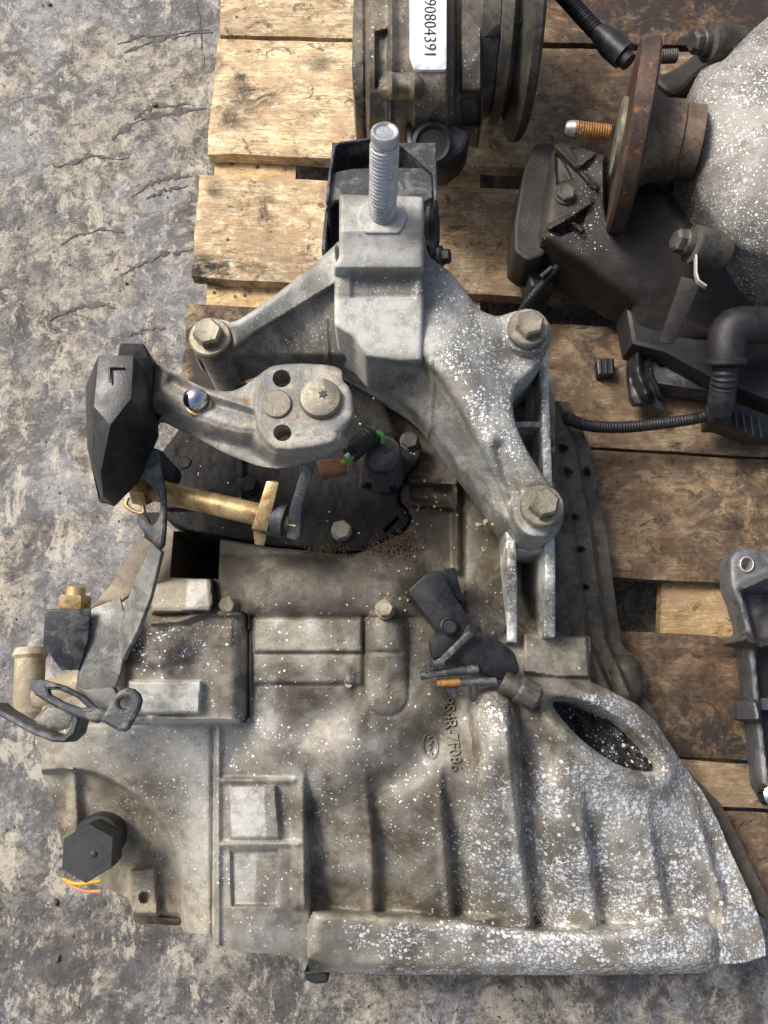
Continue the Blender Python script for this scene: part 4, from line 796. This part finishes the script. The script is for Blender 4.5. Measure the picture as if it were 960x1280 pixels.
# ------------------------------------------------------------------ third gearbox at the upper right
g3 = empty('gearbox', P(880, 200, .14), 'grey speckled gearbox at the upper right with rusty flange and dark mount', 'gearbox')
B3 = [(864, 118), (872, 90), (890, 80), (905, 76), (918, 60), (940, 38), (970, 12), (1100, -40), (1150, 100), (1150, 380), (990, 345), (948, 326), (915, 310), (893, 292), (876, 262), (868, 240), (864, 222), (866, 196), (870, 160)]
def b3z(X, Y):
    r = np.hypot((X-1040)/190, (Y-165)/210); Z = .25+.15*np.sqrt(np.clip(1.15-r*r*.9, 0.02, 1.2))
    return Z-.01*np.exp(-np.maximum(sdp(X, Y, B3), 0)/5.)+.0004*vn(X, Y, 20, 51)
relief('speckled_bell', chaikin(B3, 1), b3z, .2, M['bell3'], g3, step=2.2, attrs={'speck': lambda X, Y: .38+.2*ga(X, Y, 930, 120, 60, 60)+0*X, 'dirt': lambda X, Y: .2*ss((Y-240)/60)}, ang=60)
slab('bell_rim', [(863, 112), (880, 118), (890, 200), (880, 280), (862, 264), (846, 240), (838, 222), (846, 180), (852, 140)], .27, .2, M['brownblack'], g3, .006, soft=1)
# flange disc, seen almost on edge
c3 = P(780, 172, .335); vr = (c3-Vector((0, 0, HC))).normalized(); ax3 = Vector((1, -.10, 0)); ax3 = (ax3-vr*ax3.dot(vr)).normalized()+vr*.05
fl = lathe('drive_flange', [(.03, -.004), (.104, -.002), (.108, .002), (.108, .017), (.104, .020), (.06, .021)], frame(c3, ax3), M['rust'], g3, 72)
lathe('flange_lip', [(.040, -.010), (.044, -.008), (.044, -.001), (.020, 0)], frame(c3, ax3), M['boltd'], fl, 40)
lathe('drive_hub', [(.058, .018), (.055, .026), (.046, .040), (.046, .062), (.042, .064), (.042, .085)], frame(c3, ax3), M['hub'], g3, 48)
stp = P(762, 166, .35)
thread_mesh('flange_stud', .0095, .046, .003, frame(stp, P(712, 160, .35)-stp), M['orange'], g3)
lathe('stud_tip', [(.0094, .040), (.0084, .048), (.006, .052)], frame(stp, P(712, 160, .35)-stp), M['stud'], g3, 20)
thread_mesh('flange_stud', .0085, .03, .003, frame(P(845, 70, .34), (-1, -.1, .05)), M['boltg'], g3)
# dark mount with cast ribs
M3 = [(690, 182), (702, 176), (720, 182), (760, 196), (835, 232), (850, 262), (872, 284), (905, 300), (960, 330), (1100, 380), (1100, 470), (960, 470), (880, 430), (820, 440), (790, 430), (788, 385), (770, 372), (740, 345), (700, 318), (676, 300), (675, 285), (682, 240)]
m3b = rbf([(690, 190, .27), (685, 290, .27), (760, 250, .275), (720, 320, .262), (770, 360, .245), (860, 300, .30), (900, 340, .29), (960, 400, .25), (820, 420, .21), (790, 430, .20), (1100, 400, .26)])
def m3z(X, Y):
    Z = m3b(X, Y)
    s = sdp(X, Y, M3); Z = Z-.02*np.exp(-np.maximum(s, 0)/5.)
    for q in ([(712, 185), (741, 184), (724, 204)], [(694, 190), (704, 200), (716, 224), (696, 232)], [(712, 276), (734, 262), (728, 284)], [(690, 288), (706, 279), (716, 290), (700, 296)]):
        Z = Z-.008*ss((sdp(X, Y, q)+1)/3)
    for l in ([(691, 178), (744, 234)], [(723, 208), (756, 181)], [(687, 285), (709, 273), (738, 253)], [(709, 273), (727, 288)]): Z = Z+.009*ss((4.2-dl(X, Y, l))/2.5)
    Z = Z-.05*ss(sdp(X, Y, chaikin([(752, 180), (786, 170), (782, 292), (756, 290)], 1))/4)
    return Z+.0004*vn(X, Y, 14, 61)
mt3 = relief('engine_mount', chaikin(M3, 1), m3z, .165, M['brownblack'], g3, step=2, attrs={'speck': lambda X, Y: .28*ga(X, Y, 715, 292, 45, 14)+.2*ga(X, Y, 740, 230, 16, 60), 'dirt': lambda X, Y: .2+0*X}, ang=60)
slab('rubber_block', rr([(668, 180), (700, 176), (692, 240), (682, 318), (660, 326), (643, 314), (643, 280), (654, 215)], 6), .235, .165, M['brownblack'], g3, .004)
slab('rubber_foot', rr([(656, 320), (700, 318), (694, 356), (664, 360)], 6), .20, .145, M['rubber'], g3, .004)
bolt(mt3, 706, 245, .272, 12, .010, M['boltg'], 1.1, .003)
for (x, y, z, ax) in ((882, 54, .34, (-1, -.15, .2)), (862, 308, .33, (-1, .1, .25))):
    b_ = lathe('mount_bolt', [(.020, -.03), (.022, 0), (.022, .012), (.0145, .014), (.0145, .022), (.013, .024)], frame(P(x+14, y, z), ax), M['boltg'], g3, 28)
    lathe('head', [(.013, .02), (.0135, .022), (.0135, .032), (.010, .035)], frame(P(x+14, y, z), ax, .2), M['boltg'], b_, 6, 20)
slab('upper_arm', [(812, 96), (846, 84), (872, 62), (892, 56), (905, 60), (900, 78), (872, 92), (852, 116), (838, 118)], .30, .22, M['brownblack'], g3, .006, soft=1)
# strap with bright edge
facets('brake_strap', [(852, 345, .33), (878, 352, .33), (842, 430, .30), (824, 428, .30), (826, 420, .30)], [(0, 1, 2, 3, 4)], .006, M['brownblack'], g3, .001)
wall('bright_edge', [(872, 300), (871, 320), (871, 340), (874, 350), (884, 357)], .335, .342, .0022, M['fin'], g3, .0005)
slab('lower_body', [(782, 385), (960, 360), (1100, 380), (1100, 520), (960, 500), (885, 470), (830, 440), (790, 430)], .215, .165, M['rubber'], g3, .006)
slab('lower_plate', [(812, 428), (958, 430), (1100, 470), (1100, 580), (960, 500), (905, 492), (815, 478)], .185, .15, M['bsteel'], g3, .003, holes=[circ(828, 453, 5, 5, 16)])
BS = chaikin([(789, 424), (812, 428), (815, 468), (828, 486), (833, 519), (820, 508), (806, 503), (790, 505), (786, 465)], 1)
relief('bent_sheet', BS, lambda X, Y: .180+.022*np.exp(-(dl(X, Y, [(797, 420), (798, 465), (808, 492)])/7)**2)+.016*np.exp(-(dl(X, Y, [(812, 440), (814, 470), (826, 495)])/4)**2)+.001*vn(X, Y, 8, 77), .168, M['plastic'], g3, step=1.5, ang=60)
# elbow hose
eh = tube('elbow_hose', [P(1010, 402, .285), P(950, 406, .285), P(922, 408, .285), P(911, 416, .283), P(908, 435, .28), P(907, 452, .275)], [.022, .022, .023, .023, .0215, .0205], M['rubber'], g3, 20, sub=6)
tube('hose_neck', [P(907, 448, .275), P(906, 470, .265), P(904, 484, .255)], .0150, M['rubber'], eh, 18, ribs=.006, amp=.09)
tube('hose_tail', [P(904, 482, .255), P(902, 502, .245), P(901, 518, .235)], [.0155, .0165, .013], M['plastic'], eh, 16)
lathe('hose_ring', [(.0225, 0), (.024, .001), (.024, .006), (.0225, .008)], frame(P(908, 448, .276), P(907, 460, .27)-P(908, 440, .278)), M['rubber'], eh, 28)

# ------------------------------------------------------------------ cables
cab = tube('corrugated_cable', [P(670, -40, .30), P(705, -5, .30), P(735, 28, .30), P(752, 46, .30)], .0098, M['rubber'], None, 14, ribs=.0042, amp=.14)
setp(cab, 'black corrugated cable running down to the rusty flange', 'cable')
tube('cable_boot', [P(748, 40, .30), P(762, 54, .30), P(780, 70, .30)], [.012, .017, .017], M['plastic'], cab, 16)
tube('cable_plug', [P(774, 66, .30), P(786, 78, .30)], [.012, .011], M['rubber'], cab, 14)
cab2 = tube('corrugated_cable', [P(706, 522, .215), P(735, 532, .20), P(780, 534, .195), P(830, 529, .195), P(870, 523, .20), P(886, 518, .205)], .0068, M['rubber'], None, 12, ribs=.0036, amp=.14)
setp(cab2, 'thin black corrugated cable lying across the plank beside the big gearbox', 'cable')
lathe('cable_gland', [(.009, 0), (.013, .003), (.0165, .008), (.0165, .018), (.012, .02)], frame(P(882, 520, .205), P(910, 514, .21)-P(882, 520, .205)), M['rubber'], cab2, 24)
facets('connector', [(893, 508, .215), (915, 500, .215), (940, 510, .21), (966, 520, .205), (972, 550, .195), (940, 548, .195), (905, 530, .205), (890, 528, .21)], [(0, 1, 2, 6, 7), (2, 3, 4, 5, 6)], 0, M['plastic'], cab2, .003, zbot=.17)
for k in range(4): tube('connector_rib', [P(918+10*k, 512+4*k, .214-.002*k), P(922+10*k, 538+3*k, .207-.002*k)], .0022, M['rubber'], cab2, 8, sub=3)
cab3 = tube('thin_cable', [P(652, 390, .17), P(664, 372, .19), P(680, 352, .20), P(698, 332, .215), P(708, 326, .22)], .0058, M['rubber'], None, 10, ribs=.004, amp=.12)
setp(cab3, 'short ribbed black cable hanging below the dark engine mount', 'cable')
tube('cable_tie', [P(676, 346, .21), P(690, 334, .216)], .0035, M['bsteel'], cab3, 8)
rag = facets('torn_flap', [(603, 46, .36), (622, 30, .365), (650, 24, .37), (664, 6, .37), (672, 8, .37), (656, 32, .362), (634, 42, .358), (616, 48, .355)], [(0, 1, 6, 7), (1, 2, 5, 6), (2, 3, 4, 5)], .004, M['rubber'], None, .0008)
setp(rag, 'torn piece of black rubber lying on the output hub of the stickered unit', 'rubber piece')
box = slab('housing_lid', rr([(690, -70), (1150, -70), (1150, 10), (900, 6), (800, -2), (700, -8)], 5), .20, .15, M['rubber'], None, .005)
setp(box, 'dark rubber mat edge at the top of the pallet', 'mat'); bpy.data.objects.remove(box)

# ------------------------------------------------------------------ aluminium casting cut by the right edge
C4 = [(912, 712), (912, 698), (920, 688), (932, 684), (945, 686), (980, 692), (1100, 700), (1100, 1010), (966, 1006), (953, 985), (948, 940), (944, 905), (939, 860), (934, 800), (924, 760), (914, 735)]
ins = chaikin([(944, 806), (1030, 800), (1030, 975), (962, 975), (956, 930), (951, 870)], 1)
def c4z(X, Y):
    s = sdp(X, Y, C4); Z = .205-.025*ss((s-8)/5)*ss((Y-735)/10)-.004*np.exp(-np.maximum(s, 0)/3)
    Z = Z+.03*ss(sdp(X, Y, chaikin([(938, 870), (950, 880), (952, 905), (936, 900)], 1))/3)
    Z = Z+.035*np.exp(-(dl(X, Y, [(930, 735), (980, 715)])/5)**2)+.035*np.exp(-(dl(X, Y, [(926, 795), (950, 808), (970, 805)])/5)**2)
    return Z+.001*vn(X, Y, 12, 71)
M['grey_alu'] = metal('dull_aluminium', srgb(94, 94, 96), srgb(116, 116, 116), srgb(70, 70, 70), .5, .4, 50, bump=.4)
c4 = empty('aluminium_bracket', P(960, 850, .14), 'grey aluminium bracket with round eye cut off by the right edge', 'bracket')
relief('bracket_casting', chaikin(C4, 1), c4z, .170, M['grey_alu'], c4, step=1.8, holes=[circ(934, 705, 9.5, 10.5, 24), ins], attrs={'dirt': lambda X, Y: .6*ss((sdp(X, Y, C4)-8)/4)*ss((Y-735)/10)})
slab('eye_bush', circ(934, 705, 9.3, 10.3), .208, .172, M['stud'], c4, .001, holes=[circ(934, 705, 7, 7.8)])
lathe('chrome_cap', [(.012, 0), (.014, .004), (.012, .016), (.006, .02)], frame(P(960, 993, .2), UP), M['chrome'], c4, 24)
slab('bracket_inner', [(932, 790), (1050, 790), (1050, 985), (948, 985)], .165, .158, M['rubber'], c4, .001)
slab('bracket_rib', [(936, 872), (1050, 872), (1050, 888), (942, 888)], .195, .165, M['grey_alu'], c4, .002)

# ------------------------------------------------------------------ loose bits
cp = slab('plastic_clip', rr([(746, 448), (768, 447), (769, 468), (748, 469)], 3), .157, .1405, M['plastic'], None, .002)
setp(cp, 'small black plastic clip lying alone on the brown plank', 'clip')
for x in (750, 757, 764): tube('clip_rib', [P(x, 449, .158), P(x+1, 467, .158)], .0016, M['rubber'], cp, 8, sub=2)
cp = slab('plastic_clip', rr([(380, 1214), (402, 1212), (411, 1219), (410, 1229), (394, 1231), (381, 1226)], 3), .17, .10, M['plastic'], None, .003)
setp(cp, 'black plastic plug poking out below the bottom band of the big gearbox', 'plug')
def nz(x, y, e=0):
    return P(x, y, float(bodyz(np.array([x]), np.array([y]))[0])+e)
V = []; Fc = []
for i in range(420):                              # dry fir needles caught along the cover edge
    k = rng.random(); cx, cy, sx, sy = ((415, 688, 22, 5) if k < .3 else (480, 684, 18, 8) if k < .7 else (505, 680, 20, 14))
    x, y = rng.normal(cx, sx*.6), rng.normal(cy, sy*.6); a = rng.uniform(0, pi); l = rng.uniform(3, 9); u, v = cos(a)*l/2, sin(a)*l/2
    z = max(float(bodyz(np.array([x]), np.array([y]))[0]), .306 if y < 690 and x < 500 else 0)+rng.uniform(.0005, .005); p, q = P(x-u, y-v, z), P(x+u, y+v, z+rng.uniform(-.002, .003))
    d = (q-p).normalized(); s = d.cross(Vector((0, 0, 1)))*.0006; t = Vector((0, 0, .0009)); b = len(V)
    V += [p-s, p+s, p+t, q-s, q+s, q+t]; Fc += [(b, b+1, b+2), (b+3, b+5, b+4), (b, b+3, b+4, b+1), (b+1, b+4, b+5, b+2), (b+2, b+5, b+3, b)]
setp(from_data('fir_needles', V, Fc, M['needle']), 'dry brown fir needles caught along the edge of the greasy cover plate', 'needles', kind='stuff')
def chunks(name, pts, mat, label, cat, seed):
    r = np.random.default_rng(seed); V = []; Fc = []
    for (x, y, z, s) in pts:
        c = P(x, y, z); b = len(V); n = 7
        for k in range(n):
            rr_ = s*r.uniform(.6, 1.1)*.0009; V.append(c+Vector((rr_*cos(2*pi*k/n), rr_*sin(2*pi*k/n), 0)))
        for k in range(n):
            rr_ = s*r.uniform(.35, .7)*.0009; V.append(c+Vector((rr_*cos(2*pi*k/n), rr_*sin(2*pi*k/n), s*.0006)))
        for k in range(n): Fc.append((b+k, b+(k+1) % n, b+n+(k+1) % n, b+n+k))
        Fc.append(tuple(b+n+k for k in range(n)))
    return setp(from_data(name, V, Fc, mat, ang=20), label, cat, kind='stuff')
pts = []
for i in range(150):
    x, y = rng.uniform(460, 690), rng.uniform(600, 800)
    if 630 < x < 692 or (x < 510 and y < 700): continue
    pts.append((x, y, float(bodyz(np.array([x]), np.array([y]))[0])+.0003, rng.uniform(.8, 2.6)))
pts += [(607, 652, .317, 5), (617, 655, .317, 5), (597, 656, .316, 4)]
chunks('dirt_crumbs', pts, M['pebble'], 'pale crumbs of dirt scattered on the brown housing beside the clip', 'crumbs', 5)
pts = [(rng.uniform(-20, 250), rng.uniform(-10, 1290), .0005, rng.uniform(.8, 2.4)) for i in range(130)]+[(rng.uniform(230, 960), rng.uniform(1225, 1290), .0005, rng.uniform(.8, 2.6)) for i in range(60)]+[(194, 132, .001, 7), (62, 6, .001, 5), (158, 354, .001, 4), (70, 1128, .001, 6), (72, 1198, .001, 6)]
chunks('black_grit', pts, M['crust'], 'black specks of grit scattered over the grey ground', 'grit', 6)
# torn ridges of old coating on the ground
def crust(pts, wd, seed):
    n = 90; r = np.random.default_rng(seed); V = []; Fc = []; pts = np.array(pts, float); L = np.linspace(0, len(pts)-1, n)
    cx = np.interp(L, range(len(pts)), pts[:, 0]); cy = np.interp(L, range(len(pts)), pts[:, 1])
    for i in range(n):
        q_ = np.array([i/9.]); w_ = wd*1.25*(np.sin(pi*i/(n-1))**.5)*max(.04, .55+.9*float(vn(q_, q_*0, .5, seed)[0])+r.uniform(-.12, .12)); ox, oy = 2.2*float(vn(q_, q_*0, 1.1, seed+1)[0])+r.uniform(-.3, .3), 2.2*float(vn(q_, q_*0, 1.1, seed+2)[0])+r.uniform(-.3, .3)
        dx = cx[min(i+1, n-1)]-cx[max(i-1, 0)]; dy = cy[min(i+1, n-1)]-cy[max(i-1, 0)]; l = math.hypot(dx, dy)+1e-6; nx_, ny_ = -dy/l, dx/l
        for (k, z) in ((-1, 0), (-.45, .0009), (.45, .0012*r.uniform(.3, 1.2)), (1, 0)): V.append(P(cx[i]+ox+nx_*w_*k, cy[i]+oy+ny_*w_*k, z+.0002))
    for i in range(n-1):
        for k in range(3): Fc.append((i*4+k, i*4+k+1, i*4+k+5, i*4+k+4))
    return V, Fc
V = []; Fc = []
for j, (q, wd) in enumerate((([(145, 55), (175, 45), (215, 42), (262, 38)], 2.2), ([(155, 66), (190, 52), (225, 44), (268, 40)], 3.2), ([(140, 176), (152, 162), (185, 148), (225, 138), (258, 134)], 4.5), ([(168, 150), (180, 138), (196, 132), (240, 130)], 4),
        ([(66, 208), (90, 203), (110, 196), (160, 198)], 3), ([(165, 245), (185, 230), (215, 222), (240, 221)], 3.2), ([(182, 250), (205, 238), (235, 232)], 2.6), ([(78, 304), (100, 292), (130, 286), (156, 290)], 4), ([(150, 345), (180, 328), (208, 316), (236, 314)], 3.2), ([(62, 400), (90, 386), (120, 380), (146, 384)], 3.0), ([(160, 420), (180, 412), (205, 410)], 3), ([(245, 0), (250, 30), (255, 80)], 1.4))):
    v, f = crust(q, wd, 80+j); b = len(V); V += v; Fc += [tuple(k+b for k in t) for t in f]
setp(from_data('coating_crust', V, Fc, M['crust'], ang=20), 'dark torn ridges of old coating on the grey ground', 'crust', kind='stuff')
